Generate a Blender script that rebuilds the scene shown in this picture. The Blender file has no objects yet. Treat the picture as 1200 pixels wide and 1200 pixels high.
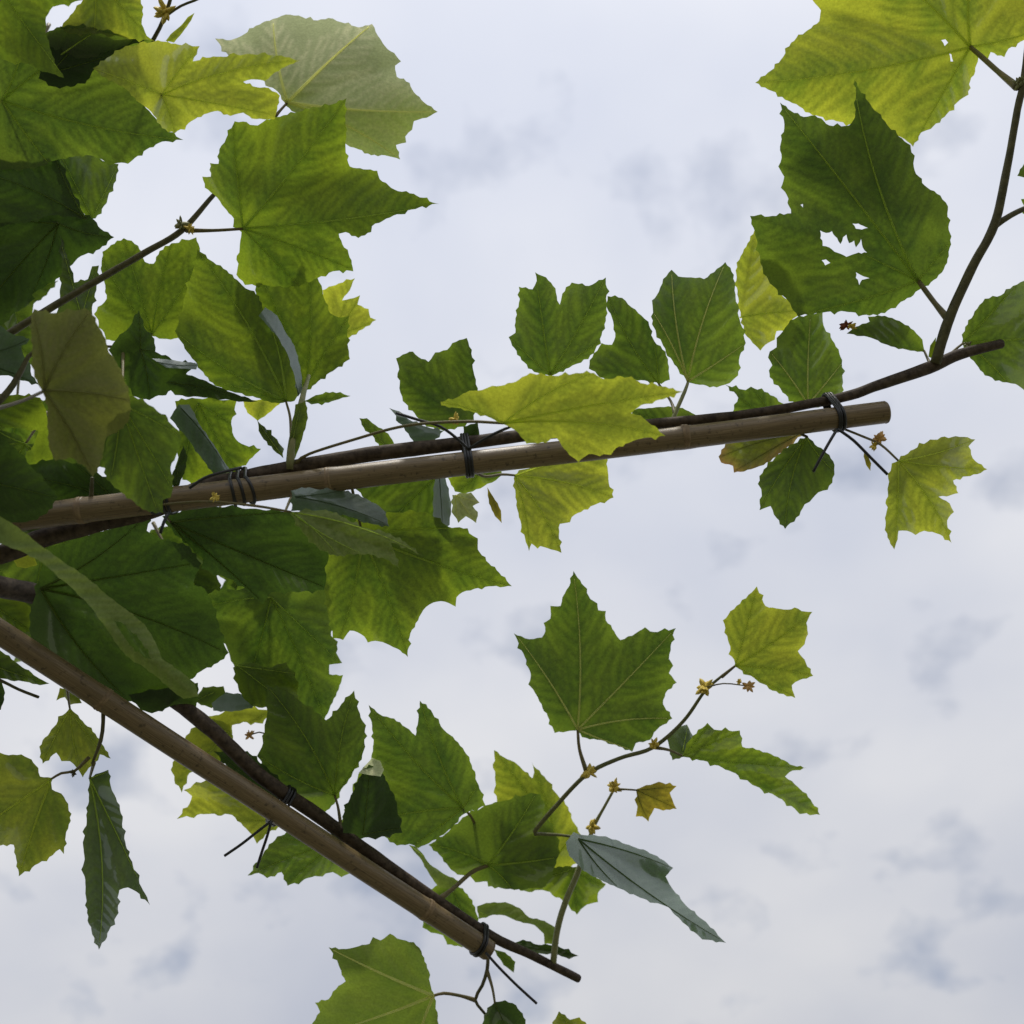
import bpy, math, random
import numpy as np
from mathutils import Vector, noise
from mathutils.geometry import delaunay_2d_cdt

random.seed(7)
SC = bpy.context.scene
COL = SC.collection

# ------------------------------------------------------------------ camera
PITCH = math.radians(55)          # looking up under the tree
CAM = Vector((0.0, 0.0, 1.55))
FPX = 1250.0                      # focal length in photograph pixels (1200 px wide)
cd = bpy.data.cameras.new('camera')
cd.sensor_width = 36.0
cd.lens = 36.0 * FPX / 1200.0
cd.clip_start = 0.02
cd.clip_end = 2000.0
cd.dof.use_dof = True
cd.dof.focus_distance = 0.94
cd.dof.aperture_fstop = 6.3
co = bpy.data.objects.new('camera', cd)
co.location = CAM
co.rotation_euler = (math.radians(90) + PITCH, 0, 0)
COL.objects.link(co)
SC.camera = co

# ------------------------------------------------------------------ sky and sun
SUN_EL, SUN_AZ = math.radians(63), math.radians(190)     # high, behind the camera; azimuth from +Y clockwise
sun_dir = Vector((math.sin(SUN_AZ) * math.cos(SUN_EL), math.cos(SUN_AZ) * math.cos(SUN_EL), math.sin(SUN_EL)))
W = bpy.data.worlds.new('World')
SC.world = W
W.use_nodes = True
nt = W.node_tree
nt.nodes.clear()


def N(tree, kind, **kw):
    n = tree.nodes.new(kind)
    for k, v in kw.items():
        setattr(n, k, v)
    return n


def setin(node, **kw):
    for k, v in kw.items():
        node.inputs[k.replace('_', ' ')].default_value = v


wo = N(nt, 'ShaderNodeOutputWorld')
bg_sky = N(nt, 'ShaderNodeBackground')
bg_cl = N(nt, 'ShaderNodeBackground')
mixw = N(nt, 'ShaderNodeMixShader')
sky = N(nt, 'ShaderNodeTexSky', sky_type='NISHITA')
sky.sun_disc = False
sky.sun_elevation = SUN_EL
sky.sun_rotation = SUN_AZ
sky.air_density = 1.0
sky.dust_density = 1.5
bg_sky.inputs['Strength'].default_value = 0.13
nt.links.new(sky.outputs[0], bg_sky.inputs['Color'])
tc = N(nt, 'ShaderNodeTexCoord')
# cloud sheet: direction projected on a layer overhead
sep = N(nt, 'ShaderNodeSeparateXYZ')
nt.links.new(tc.outputs['Generated'], sep.inputs[0])
zz = N(nt, 'ShaderNodeMath', operation='ABSOLUTE')
nt.links.new(sep.outputs['Z'], zz.inputs[0])
za = N(nt, 'ShaderNodeMath', operation='ADD')
nt.links.new(zz.outputs[0], za.inputs[0])
za.inputs[1].default_value = 0.25
dv = N(nt, 'ShaderNodeVectorMath', operation='DIVIDE')
cz = N(nt, 'ShaderNodeCombineXYZ')
for k in 'XYZ':
    nt.links.new(za.outputs[0], cz.inputs[k])
nt.links.new(tc.outputs['Generated'], dv.inputs[0])
nt.links.new(cz.outputs[0], dv.inputs[1])
n1 = N(nt, 'ShaderNodeTexNoise')
setin(n1, Scale=3.0, Detail=4.0, Roughness=0.45, Distortion=0.15)
n2 = N(nt, 'ShaderNodeTexNoise')
setin(n2, Scale=8.5, Detail=4.0, Roughness=0.5, Distortion=0.1)
mp = N(nt, 'ShaderNodeMapping')
mp.inputs['Location'].default_value = (3.1, 1.7, 0.4)
nt.links.new(dv.outputs[0], mp.inputs['Vector'])
nt.links.new(mp.outputs[0], n1.inputs['Vector'])
nt.links.new(mp.outputs[0], n2.inputs['Vector'])
# cloud brightness
r1 = N(nt, 'ShaderNodeValToRGB')
r1.color_ramp.elements[0].position = 0.30
r1.color_ramp.elements[0].color = (0.56, 0.59, 0.68, 1)
r1.color_ramp.elements[1].position = 0.68
r1.color_ramp.elements[1].color = (0.755, 0.76, 0.79, 1)
nt.links.new(n1.outputs['Fac'], r1.inputs['Fac'])
# the veil is brighter towards the sun behind it
dt = N(nt, 'ShaderNodeVectorMath', operation='DOT_PRODUCT')
nt.links.new(tc.outputs['Generated'], dt.inputs[0])
dt.inputs[1].default_value = sun_dir
gl = N(nt, 'ShaderNodeMapRange')
setin(gl, From_Min=-0.2, From_Max=1.0, To_Min=0.78, To_Max=1.42)
nt.links.new(dt.outputs['Value'], gl.inputs['Value'])
mulc = N(nt, 'ShaderNodeVectorMath', operation='SCALE')
nt.links.new(r1.outputs['Color'], mulc.inputs[0])
nt.links.new(gl.outputs[0], mulc.inputs['Scale'])
nt.links.new(mulc.outputs[0], bg_cl.inputs['Color'])
# thin places where blue shows through
r2 = N(nt, 'ShaderNodeValToRGB')
r2.color_ramp.elements[0].position = 0.27
r2.color_ramp.elements[0].color = (0.5, 0.5, 0.5, 1)
r2.color_ramp.elements[1].position = 0.44
r2.color_ramp.elements[1].color = (0.96, 0.96, 0.96, 1)
nt.links.new(n2.outputs['Fac'], r2.inputs['Fac'])
nt.links.new(r2.outputs['Color'], mixw.inputs['Fac'])
nt.links.new(bg_sky.outputs[0], mixw.inputs[1])
nt.links.new(bg_cl.outputs[0], mixw.inputs[2])
nt.links.new(mixw.outputs[0], wo.inputs['Surface'])

sl = bpy.data.lights.new('sun', 'SUN')
sl.energy = 2.2
sl.angle = math.radians(5)
sl.color = (1.0, 0.95, 0.87)
so = bpy.data.objects.new('sun', sl)
so.rotation_euler = sun_dir.to_track_quat('Z', 'Y').to_euler()
so.location = (0, -3, 6)
COL.objects.link(so)

SC.view_settings.view_transform = 'Standard'
SC.view_settings.look = 'None'
SC.view_settings.exposure = 0.0
SC.view_settings.gamma = 1.0
SC.view_settings.use_curve_mapping = False
SC.render.engine = 'CYCLES'
SC.cycles.max_bounces = 10
SC.cycles.diffuse_bounces = 6
SC.cycles.transmission_bounces = 8
SC.render.filter_size = 1.9

# ------------------------------------------------------------------ pixel to place
sP, cP = math.sin(PITCH), math.cos(PITCH)


def place(x, y, t):
    """photograph pixel and distance along the view axis in metres -> world point"""
    a, b = (x - 600.0) / FPX, (600.0 - y) / FPX
    return Vector((CAM.x + t * a, CAM.y + t * (cP - sP * b), CAM.z + t * (sP + cP * b)))


def place_arr(x, y, t):
    a, b = (x - 600.0) / FPX, (600.0 - y) / FPX
    return np.stack([CAM.x + t * a, CAM.y + t * (cP - sP * b), CAM.z + t * (sP + cP * b)], 1)


# ------------------------------------------------------------------ materials
def new_mat(name):
    m = bpy.data.materials.new(name)
    m.use_nodes = True
    m.node_tree.nodes.clear()
    return m, m.node_tree


def leaf_material(name, refl, trans, warm, gloss=0.02, rough=0.45, spot=0.0, edge=None, veindark=0.55):
    """thin leaf: diffuse reflection + light through the blade + a waxy sheen"""
    m, t = new_mat(name)
    L = t.links.new
    out = N(t, 'ShaderNodeOutputMaterial')
    vein = N(t, 'ShaderNodeAttribute', attribute_name='vein')
    rim = N(t, 'ShaderNodeAttribute', attribute_name='rim')
    oi = N(t, 'ShaderNodeObjectInfo')
    tcn = N(t, 'ShaderNodeTexCoord')
    nz = N(t, 'ShaderNodeTexNoise')
    setin(nz, Scale=34.0, Detail=4.0, Roughness=0.6)
    L(tcn.outputs['Object'], nz.inputs['Vector'])
    nf = N(t, 'ShaderNodeTexNoise')
    setin(nf, Scale=420.0, Detail=3.0, Roughness=0.6)
    L(tcn.outputs['Object'], nf.inputs['Vector'])
    vo = N(t, 'ShaderNodeTexVoronoi', feature='DISTANCE_TO_EDGE')
    setin(vo, Scale=330.0, Randomness=1.0)
    L(tcn.outputs['Object'], vo.inputs['Vector'])
    vor = N(t, 'ShaderNodeMapRange')
    setin(vor, From_Min=0.0, From_Max=0.12, To_Min=0.88, To_Max=1.0)
    L(vo.outputs['Distance'], vor.inputs['Value'])
    # transmitted colour: green to warm by broad mottling
    mx = N(t, 'ShaderNodeMix', data_type='RGBA')
    mx.inputs['A'].default_value = (*trans, 1)
    mx.inputs['B'].default_value = (*warm, 1)
    mr = N(t, 'ShaderNodeMapRange')
    setin(mr, From_Min=0.32, From_Max=0.70, To_Min=0.0, To_Max=1.0)
    L(nz.outputs['Fac'], mr.inputs['Value'])
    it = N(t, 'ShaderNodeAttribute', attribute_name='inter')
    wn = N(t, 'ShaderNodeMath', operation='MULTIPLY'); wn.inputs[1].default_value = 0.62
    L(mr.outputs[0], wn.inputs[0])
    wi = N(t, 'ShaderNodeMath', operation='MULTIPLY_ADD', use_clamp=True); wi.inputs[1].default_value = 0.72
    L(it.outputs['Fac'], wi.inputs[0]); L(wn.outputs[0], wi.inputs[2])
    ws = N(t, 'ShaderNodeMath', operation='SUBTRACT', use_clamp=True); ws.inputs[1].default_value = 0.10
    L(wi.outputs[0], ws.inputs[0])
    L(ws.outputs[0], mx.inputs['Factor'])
    last = mx.outputs['Result']
    if edge:
        me = N(t, 'ShaderNodeMix', data_type='RGBA')
        me.inputs['B'].default_value = (*edge, 1)
        er = N(t, 'ShaderNodeMapRange')
        setin(er, From_Min=0.0, From_Max=0.45, To_Min=0.9, To_Max=0.0)
        L(rim.outputs['Fac'], er.inputs['Value'])
        en = N(t, 'ShaderNodeMath', operation='MULTIPLY')
        L(er.outputs[0], en.inputs[0])
        e2 = N(t, 'ShaderNodeMapRange')
        setin(e2, From_Min=0.35, From_Max=0.6, To_Min=0.15, To_Max=1.0)
        L(nz.outputs['Fac'], e2.inputs['Value'])
        L(e2.outputs[0], en.inputs[1])
        L(en.outputs[0], me.inputs['Factor'])
        L(last, me.inputs['A'])
        last = me.outputs['Result']
    # fine cells, per leaf difference, thick veins let less through
    rnd = N(t, 'ShaderNodeMapRange')
    setin(rnd, To_Min=0.86, To_Max=1.14)
    L(oi.outputs['Random'], rnd.inputs['Value'])
    fr = N(t, 'ShaderNodeMapRange')
    setin(fr, From_Min=0.3, From_Max=0.7, To_Min=0.84, To_Max=1.10)
    L(nf.outputs['Fac'], fr.inputs['Value'])
    vr = N(t, 'ShaderNodeMapRange')
    setin(vr, To_Min=1.0, To_Max=veindark)
    L(vein.outputs['Fac'], vr.inputs['Value'])
    rr = N(t, 'ShaderNodeMapRange')
    setin(rr, From_Min=0.0, From_Max=0.3, To_Min=1.2, To_Max=0.96)
    L(rim.outputs['Fac'], rr.inputs['Value'])
    a0 = N(t, 'ShaderNodeMath', operation='MULTIPLY')
    L(rnd.outputs[0], a0.inputs[0]); L(rr.outputs[0], a0.inputs[1])
    a1 = N(t, 'ShaderNodeMath', operation='MULTIPLY')
    a2 = N(t, 'ShaderNodeMath', operation='MULTIPLY')
    a3 = N(t, 'ShaderNodeMath', operation='MULTIPLY')
    L(a0.outputs[0], a1.inputs[0]); L(fr.outputs[0], a1.inputs[1])
    L(a1.outputs[0], a2.inputs[0]); L(vr.outputs[0], a2.inputs[1])
    L(a2.outputs[0], a3.inputs[0]); L(vor.outputs[0], a3.inputs[1])
    sc = N(t, 'ShaderNodeVectorMath', operation='SCALE')
    L(last, sc.inputs[0]); L(a3.outputs[0], sc.inputs['Scale'])
    tr = N(t, 'ShaderNodeBsdfTranslucent')
    L(sc.outputs[0], tr.inputs['Color'])
    # reflected colour, veins paler
    rm = N(t, 'ShaderNodeMix', data_type='RGBA')
    rm.inputs['A'].default_value = (*refl, 1)
    rm.inputs['B'].default_value = (refl[0] * 1.9, refl[1] * 1.7, refl[2] * 1.8, 1)
    vm = N(t, 'ShaderNodeMath', operation='MULTIPLY')
    L(vein.outputs['Fac'], vm.inputs[0]); vm.inputs[1].default_value = 0.7
    L(vm.outputs[0], rm.inputs['Factor'])
    rs = N(t, 'ShaderNodeVectorMath', operation='SCALE')
    L(rm.outputs['Result'], rs.inputs[0]); L(a1.outputs[0], rs.inputs['Scale'])
    df = N(t, 'ShaderNodeBsdfDiffuse')
    L(rs.outputs[0], df.inputs['Color'])
    bp = N(t, 'ShaderNodeBump')
    setin(bp, Strength=0.35, Distance=0.0006)
    L(nf.outputs['Fac'], bp.inputs['Height'])
    for s in (df, tr):
        L(bp.outputs[0], s.inputs['Normal'])
    ad = N(t, 'ShaderNodeAddShader')
    L(df.outputs[0], ad.inputs[0]); L(tr.outputs[0], ad.inputs[1])
    gs = N(t, 'ShaderNodeBsdfGlossy')
    gs.inputs['Roughness'].default_value = rough
    gs.inputs['Color'].default_value = (0.9, 0.95, 1.0, 1)
    L(bp.outputs[0], gs.inputs['Normal'])
    lw = N(t, 'ShaderNodeFresnel')
    lw.inputs['IOR'].default_value = 1.4
    gm = N(t, 'ShaderNodeMath', operation='MULTIPLY_ADD')
    L(lw.outputs[0], gm.inputs[0]); gm.inputs[1].default_value = 0.14 if gloss > 0 else 0.0; gm.inputs[2].default_value = gloss
    ms = N(t, 'ShaderNodeMixShader')
    L(gm.outputs[0], ms.inputs['Fac']); L(ad.outputs[0], ms.inputs[1]); L(gs.outputs[0], ms.inputs[2])
    L(ms.outputs[0], out.inputs['Surface'])
    return m


LEAF = {
    # key: reflected, transmitted along the veins (green tissue with relief shade painted in), transmitted between the veins
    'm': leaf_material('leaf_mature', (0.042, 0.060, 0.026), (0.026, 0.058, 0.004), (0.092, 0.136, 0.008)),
    'd': leaf_material('leaf_deep_shaded', (0.024, 0.041, 0.015), (0.012, 0.029, 0.003), (0.030, 0.056, 0.004)),  # deep green, with the shade of the crowded leaves put into the colour
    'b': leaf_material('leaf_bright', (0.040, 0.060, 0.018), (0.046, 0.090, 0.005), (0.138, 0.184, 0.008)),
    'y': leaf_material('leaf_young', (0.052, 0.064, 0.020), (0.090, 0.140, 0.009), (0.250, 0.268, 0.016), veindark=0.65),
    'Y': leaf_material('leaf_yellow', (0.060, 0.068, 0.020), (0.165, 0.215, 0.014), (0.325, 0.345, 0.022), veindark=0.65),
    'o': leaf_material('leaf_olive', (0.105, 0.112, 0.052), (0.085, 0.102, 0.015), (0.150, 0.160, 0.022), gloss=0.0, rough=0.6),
    'p': leaf_material('leaf_felted_sunlit', (0.460, 0.490, 0.290), (0.060, 0.096, 0.012), (0.100, 0.132, 0.015), gloss=0.0, rough=0.6, veindark=0.85),  # pale felt, lifted so that direct sun is put into the colour
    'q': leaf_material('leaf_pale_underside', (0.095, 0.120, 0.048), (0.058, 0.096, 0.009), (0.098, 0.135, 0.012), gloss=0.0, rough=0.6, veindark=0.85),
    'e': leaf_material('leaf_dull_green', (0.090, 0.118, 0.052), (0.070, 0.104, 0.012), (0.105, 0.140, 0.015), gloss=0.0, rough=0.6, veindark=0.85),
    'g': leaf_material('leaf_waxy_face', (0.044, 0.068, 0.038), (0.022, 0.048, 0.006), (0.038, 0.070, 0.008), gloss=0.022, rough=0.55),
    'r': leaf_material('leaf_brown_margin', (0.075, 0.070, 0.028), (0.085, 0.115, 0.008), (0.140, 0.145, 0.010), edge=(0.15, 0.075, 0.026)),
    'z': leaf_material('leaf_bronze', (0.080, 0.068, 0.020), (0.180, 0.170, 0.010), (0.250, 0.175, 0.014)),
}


def vein_material(name, refl, trans):
    m, t = new_mat(name)
    out = N(t, 'ShaderNodeOutputMaterial')
    df = N(t, 'ShaderNodeBsdfDiffuse'); df.inputs['Color'].default_value = (*refl, 1)
    tr = N(t, 'ShaderNodeBsdfTranslucent'); tr.inputs['Color'].default_value = (*trans, 1)
    ad = N(t, 'ShaderNodeAddShader')
    t.links.new(df.outputs[0], ad.inputs[0]); t.links.new(tr.outputs[0], ad.inputs[1])
    t.links.new(ad.outputs[0], out.inputs['Surface'])
    return m


def solid_material(name, c1, c2, scale=40.0, rough=0.6, spec=0.3, bump=0.3, stretch=None, trans=0.0):
    m, t = new_mat(name)
    L = t.links.new
    out = N(t, 'ShaderNodeOutputMaterial')
    b = N(t, 'ShaderNodeBsdfPrincipled')
    tcn = N(t, 'ShaderNodeTexCoord')
    mpn = N(t, 'ShaderNodeMapping')
    if stretch:
        mpn.inputs['Scale'].default_value = stretch
    L(tcn.outputs['Object'], mpn.inputs['Vector'])
    nz = N(t, 'ShaderNodeTexNoise')
    setin(nz, Scale=scale, Detail=6.0, Roughness=0.62)
    L(mpn.outputs[0], nz.inputs['Vector'])
    r = N(t, 'ShaderNodeValToRGB')
    r.color_ramp.elements[0].position = 0.33
    r.color_ramp.elements[0].color = (*c1, 1)
    r.color_ramp.elements[1].position = 0.68
    r.color_ramp.elements[1].color = (*c2, 1)
    L(nz.outputs['Fac'], r.inputs['Fac'])
    L(r.outputs['Color'], b.inputs['Base Color'])
    b.inputs['Roughness'].default_value = rough
    b.inputs['Specular IOR Level'].default_value = spec
    bp = N(t, 'ShaderNodeBump')
    setin(bp, Strength=bump, Distance=0.001)
    L(nz.outputs['Fac'], bp.inputs['Height'])
    L(bp.outputs[0], b.inputs['Normal'])
    L(b.outputs[0], out.inputs['Surface'])
    return m


M_BARK = solid_material('bark_brown', (0.030, 0.020, 0.014), (0.105, 0.078, 0.055), 160, 0.7, 0.25, 0.6)
M_TRUNK = solid_material('bark_trunk', (0.09, 0.075, 0.05), (0.26, 0.23, 0.17), 14, 0.8, 0.2, 0.6)
M_SHOOT = solid_material('shoot_bark', (0.060, 0.056, 0.026), (0.125, 0.115, 0.052), 150, 0.55, 0.3, 0.4)
M_TWIG = solid_material('green_twig', (0.190, 0.215, 0.085), (0.280, 0.270, 0.130), 200, 0.5, 0.3, 0.3)
M_TWIGD = solid_material('olive_twig', (0.095, 0.105, 0.040), (0.165, 0.160, 0.065), 200, 0.5, 0.3, 0.3)
M_PET = solid_material('petiole_green', (0.120, 0.115, 0.045), (0.175, 0.135, 0.060), 200, 0.5, 0.3, 0.2)
VEIN = {k: vein_material('vein_' + n, r, t) for k, n, r, t in (
    ('m', 'green', (0.10, 0.125, 0.045), (0.60, 0.70, 0.22)), ('d', 'deep_shaded', (0.05, 0.065, 0.025), (0.26, 0.34, 0.10)),
    ('y', 'young', (0.10, 0.11, 0.04), (0.74, 0.80, 0.26)), ('g', 'waxy', (0.030, 0.045, 0.026), (0.15, 0.2, 0.08)),
    ('o', 'olive', (0.09, 0.09, 0.04), (0.30, 0.32, 0.12)), ('p', 'pale', (0.24, 0.27, 0.13), (0.72, 0.70, 0.40)))}
for a_, b_ in (('b', 'm'), ('Y', 'y'), ('q', 'm'), ('e', 'm'), ('r', 'o'), ('z', 'o')):
    VEIN[a_] = VEIN[b_]
M_BUD = solid_material('bud_ochre', (0.52, 0.38, 0.06), (0.75, 0.60, 0.13), 300, 0.6, 0.2, 0.3)
M_BUDR = solid_material('bud_orange', (0.62, 0.33, 0.12), (0.75, 0.50, 0.20), 300, 0.6, 0.2, 0.3)
M_GALL = solid_material('bud_red', (0.10, 0.02, 0.01), (0.22, 0.06, 0.02), 300, 0.5, 0.3, 0.3)
M_TIE = solid_material('black_wire', (0.008, 0.008, 0.009), (0.016, 0.016, 0.018), 300, 0.38, 0.5, 0.1)
M_NODE = solid_material('bamboo_node', (0.13, 0.085, 0.045), (0.30, 0.215, 0.12), 130, 0.5, 0.35, 0.3)
M_CUT = solid_material('bamboo_cut', (0.14, 0.10, 0.06), (0.30, 0.23, 0.14), 260, 0.8, 0.1, 0.5)


def bamboo_material():
    m, t = new_mat('bamboo_culm')
    L = t.links.new
    out = N(t, 'ShaderNodeOutputMaterial')
    b = N(t, 'ShaderNodeBsdfPrincipled')
    at = N(t, 'ShaderNodeAttribute', attribute_name='along')    # x: metres along, y: around
    mpn = N(t, 'ShaderNodeMapping')
    mpn.inputs['Scale'].default_value = (14.0, 9.0, 9.0)
    L(at.outputs['Vector'], mpn.inputs['Vector'])
    nz = N(t, 'ShaderNodeTexNoise')
    setin(nz, Scale=2.2, Detail=7.0, Roughness=0.65)
    L(mpn.outputs[0], nz.inputs['Vector'])
    r = N(t, 'ShaderNodeValToRGB')
    e = r.color_ramp.elements
    e[0].position, e[0].color = 0.28, (0.070, 0.047, 0.024, 1)
    e[1].position, e[1].color = 0.72, (0.285, 0.207, 0.110, 1)
    k = e.new(0.47); k.color = (0.155, 0.108, 0.052, 1)
    L(nz.outputs['Fac'], r.inputs['Fac'])
    # dark weather specks
    n3 = N(t, 'ShaderNodeTexNoise')
    setin(n3, Scale=240.0, Detail=3.0)
    tcn = N(t, 'ShaderNodeTexCoord')
    L(tcn.outputs['Object'], n3.inputs['Vector'])
    sr = N(t, 'ShaderNodeMapRange')
    setin(sr, From_Min=0.60, From_Max=0.70, To_Min=1.0, To_Max=0.45)
    L(n3.outputs['Fac'], sr.inputs['Value'])
    sc = N(t, 'ShaderNodeVectorMath', operation='SCALE')
    L(r.outputs['Color'], sc.inputs[0]); L(sr.outputs[0], sc.inputs['Scale'])
    L(sc.outputs[0], b.inputs['Base Color'])
    b.inputs['Roughness'].default_value = 0.42
    bp = N(t, 'ShaderNodeBump')
    setin(bp, Strength=0.25, Distance=0.0006)
    L(nz.outputs['Fac'], bp.inputs['Height'])
    L(bp.outputs[0], b.inputs['Normal'])
    L(b.outputs[0], out.inputs['Surface'])
    return m


M_CANE = bamboo_material()


def ground_material():
    m, t = new_mat('grass_and_soil')
    L = t.links.new
    out = N(t, 'ShaderNodeOutputMaterial')
    b = N(t, 'ShaderNodeBsdfPrincipled')
    tcn = N(t, 'ShaderNodeTexCoord')
    n_ = N(t, 'ShaderNodeTexNoise'); setin(n_, Scale=0.35, Detail=6.0)
    v_ = N(t, 'ShaderNodeTexVoronoi'); setin(v_, Scale=45.0)
    L(tcn.outputs['Object'], n_.inputs['Vector']); L(tcn.outputs['Object'], v_.inputs['Vector'])
    r = N(t, 'ShaderNodeValToRGB')
    r.color_ramp.elements[0].color = (0.07, 0.08, 0.04, 1)
    r.color_ramp.elements[1].color = (0.19, 0.175, 0.12, 1)
    L(n_.outputs['Fac'], r.inputs['Fac'])
    x = N(t, 'ShaderNodeMix', data_type='RGBA', blend_type='MULTIPLY')
    x.inputs['Factor'].default_value = 0.35
    L(r.outputs['Color'], x.inputs['A']); L(v_.outputs['Color'], x.inputs['B'])
    L(x.outputs['Result'], b.inputs['Base Color'])
    b.inputs['Roughness'].default_value = 0.95
    bp = N(t, 'ShaderNodeBump'); setin(bp, Strength=0.6, Distance=0.01)
    L(v_.outputs['Distance'], bp.inputs['Height']); L(bp.outputs[0], b.inputs['Normal'])
    L(b.outputs[0], out.inputs['Surface'])
    return m


# ------------------------------------------------------------------ mesh helpers
def link(name, me, mat, parent=None, smooth=True):
    me.materials.append(mat)
    if smooth:
        me.polygons.foreach_set('use_smooth', [True] * len(me.polygons))
    o = bpy.data.objects.new(name, me)
    COL.objects.link(o)
    if parent is not None:
        o.parent = parent
        o.matrix_parent_inverse = parent.matrix_basis.inverted()
    return o


def mesh(name, v, f):
    me = bpy.data.meshes.new(name)
    me.from_pydata([tuple(p) for p in v], [], f)
    me.update()
    return me


def empty(name, loc, label=None, cat=None, group=None):
    o = bpy.data.objects.new(name, None)
    o.empty_display_size = 0.05
    o.location = loc
    COL.objects.link(o)
    if label:
        o['label'] = label
        o['category'] = cat
    if group:
        o['group'] = group
    return o


def spline(pts, rad, step):
    """Catmull-Rom through 3-D points with radii, about STEP metres apart"""
    P = [Vector(p) for p in pts]
    if len(P) == 2:
        P = [P[0], P[0].lerp(P[1], 0.5), P[1]]
        rad = [rad[0], (rad[0] + rad[-1]) / 2, rad[-1]]
    out, ro = [], []
    for i in range(len(P) - 1):
        p0 = P[i - 1] if i else P[0] * 2 - P[1]
        p1, p2 = P[i], P[i + 1]
        p3 = P[i + 2] if i + 2 < len(P) else P[-1] * 2 - P[-2]
        n = max(2, int((p2 - p1).length / step))
        for k in range(n):
            s = k / n
            q = 0.5 * ((2 * p1) + (p2 - p0) * s + (2 * p0 - 5 * p1 + 4 * p2 - p3) * s * s + (3 * p1 - p0 - 3 * p2 + p3) * s ** 3)
            out.append(q)
            ro.append(rad[i] * (1 - s) + rad[i + 1] * s)
    out.append(P[-1]); ro.append(rad[-1])
    return out, ro


def tube_data(P, R, sides=8, cap=True, wob=0.0, seed=0.0):
    v, f = [], []
    up = Vector((0.13, 0.27, 0.95)).normalized()
    tang = []
    for i in range(len(P)):
        d = P[min(i + 1, len(P) - 1)] - P[max(i - 1, 0)]
        tang.append(d.normalized() if d.length > 1e-9 else Vector((1, 0, 0)))
    nrm = tang[0].cross(up)
    if nrm.length < 1e-4:
        nrm = tang[0].cross(Vector((1, 0, 0)))
    nrm.normalize()
    for i, p in enumerate(P):
        t = tang[i]
        nrm = (nrm - t * nrm.dot(t)).normalized()
        b = t.cross(nrm)
        for k in range(sides):
            a = 2 * math.pi * k / sides
            r = R[i]
            if wob:
                r *= 1 + wob * noise.noise(Vector((p.x * 60 + math.cos(a) * 1.2, p.y * 60 + math.sin(a) * 1.2, p.z * 60 + seed)))
            v.append(p + nrm * (math.cos(a) * r) + b * (math.sin(a) * r))
    for i in range(len(P) - 1):
        for k in range(sides):
            k2 = (k + 1) % sides
            f.append((i * sides + k, i * sides + k2, (i + 1) * sides + k2, (i + 1) * sides + k))
    if cap:
        f.append(tuple(range(sides - 1, -1, -1)))
        f.append(tuple((len(P) - 1) * sides + k for k in range(sides)))
    return v, f


def tube(name, pts, rad, mat, parent, sides=8, step=0.006, wob=0.0, ends=None):
    P, R = spline(pts, rad, step)
    if ends:                       # rounded tip
        d = (P[-1] - P[-2]).normalized()
        P += [P[-1] + d * R[-1] * 0.35, P[-1] + d * R[-1] * 0.5]
        R += [R[-1] * 0.8, R[-1] * 0.35]
    v, f = tube_data(P, R, sides, True, wob, random.random() * 9)
    return link(name, mesh(name, v, f), mat, parent)


def px_path(path, width):
    """[(x, y, t)] with widths (radius in photograph pixels) -> points, radii in metres"""
    pts = [place(x, y, t) for x, y, t in path]
    rad = [w * t / FPX for w, (x, y, t) in zip(width, path)]
    return pts, rad


# ------------------------------------------------------------------ ground
g = 120.0
gv, gf, gn = [], [], 24
for j in range(gn + 1):
    for i in range(gn + 1):
        x, y = -g + 2 * g * i / gn, -g + 2 * g * j / gn
        gv.append((x, y, 0.0 if max(abs(x), abs(y)) < 8 else 0.25 * noise.noise(Vector((x * .05, y * .05, 0)))))
for j in range(gn):
    for i in range(gn):
        a = j * (gn + 1) + i
        gf.append((a, a + 1, a + gn + 2, a + gn + 1))
ground = link('ground', mesh('ground', gv, gf), ground_material())
ground['kind'] = 'structure'

# ------------------------------------------------------------------ the tree
HUB = place(-154, 646, 0.86)
TREE = empty('plane_tree', (HUB.x, HUB.y, 0.0),
             'young plane tree with toothed green leaves, its limbs tied along bamboo canes', 'tree')
tr_pts = [Vector((HUB.x - 0.03, HUB.y + 0.02, -0.05)), Vector((HUB.x - 0.025, HUB.y + 0.02, 0.25)),
          Vector((HUB.x - 0.005, HUB.y + 0.015, 1.1)), Vector((HUB.x + 0.01, HUB.y, 1.8)), HUB + Vector((-0.005, 0, 0.02)),
          HUB + Vector((-0.03, 0.02, 0.10))]
tube('trunk', tr_pts, [0.062, 0.047, 0.040, 0.036, 0.031, 0.018], M_TRUNK, TREE, 16, 0.05, 0.08)

BR = []      # samples of every limb, for attaching stalks: (x, y, t)


def limb(name, path, width, mat, sides=10, wob=0.10, parent=None, ends=True):
    pts, rad = px_path(path, width)
    o = tube(name, pts, rad, mat, parent or TREE, sides, 0.006, wob, ends)
    for (a, b) in zip(path[:-1], path[1:]):
        for k in range(8):
            s = k / 8
            BR.append(tuple(a[i] * (1 - s) + b[i] * s for i in range(3)))
    BR.append(path[-1])
    return o


def cane_t(x, x0, t0, x1, t1):
    return t0 + (t1 - t0) * (x - x0) / (x1 - x0)


UC = lambda x: (x, 606.0 - 0.1217 * (x - 30), cane_t(x, -150, .85, 1037, .92))       # upper cane axis
LC = lambda x: (x, 741.0 + 0.6503 * x, cane_t(x, -150, .87, 572, 1.06))              # lower cane axis

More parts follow.
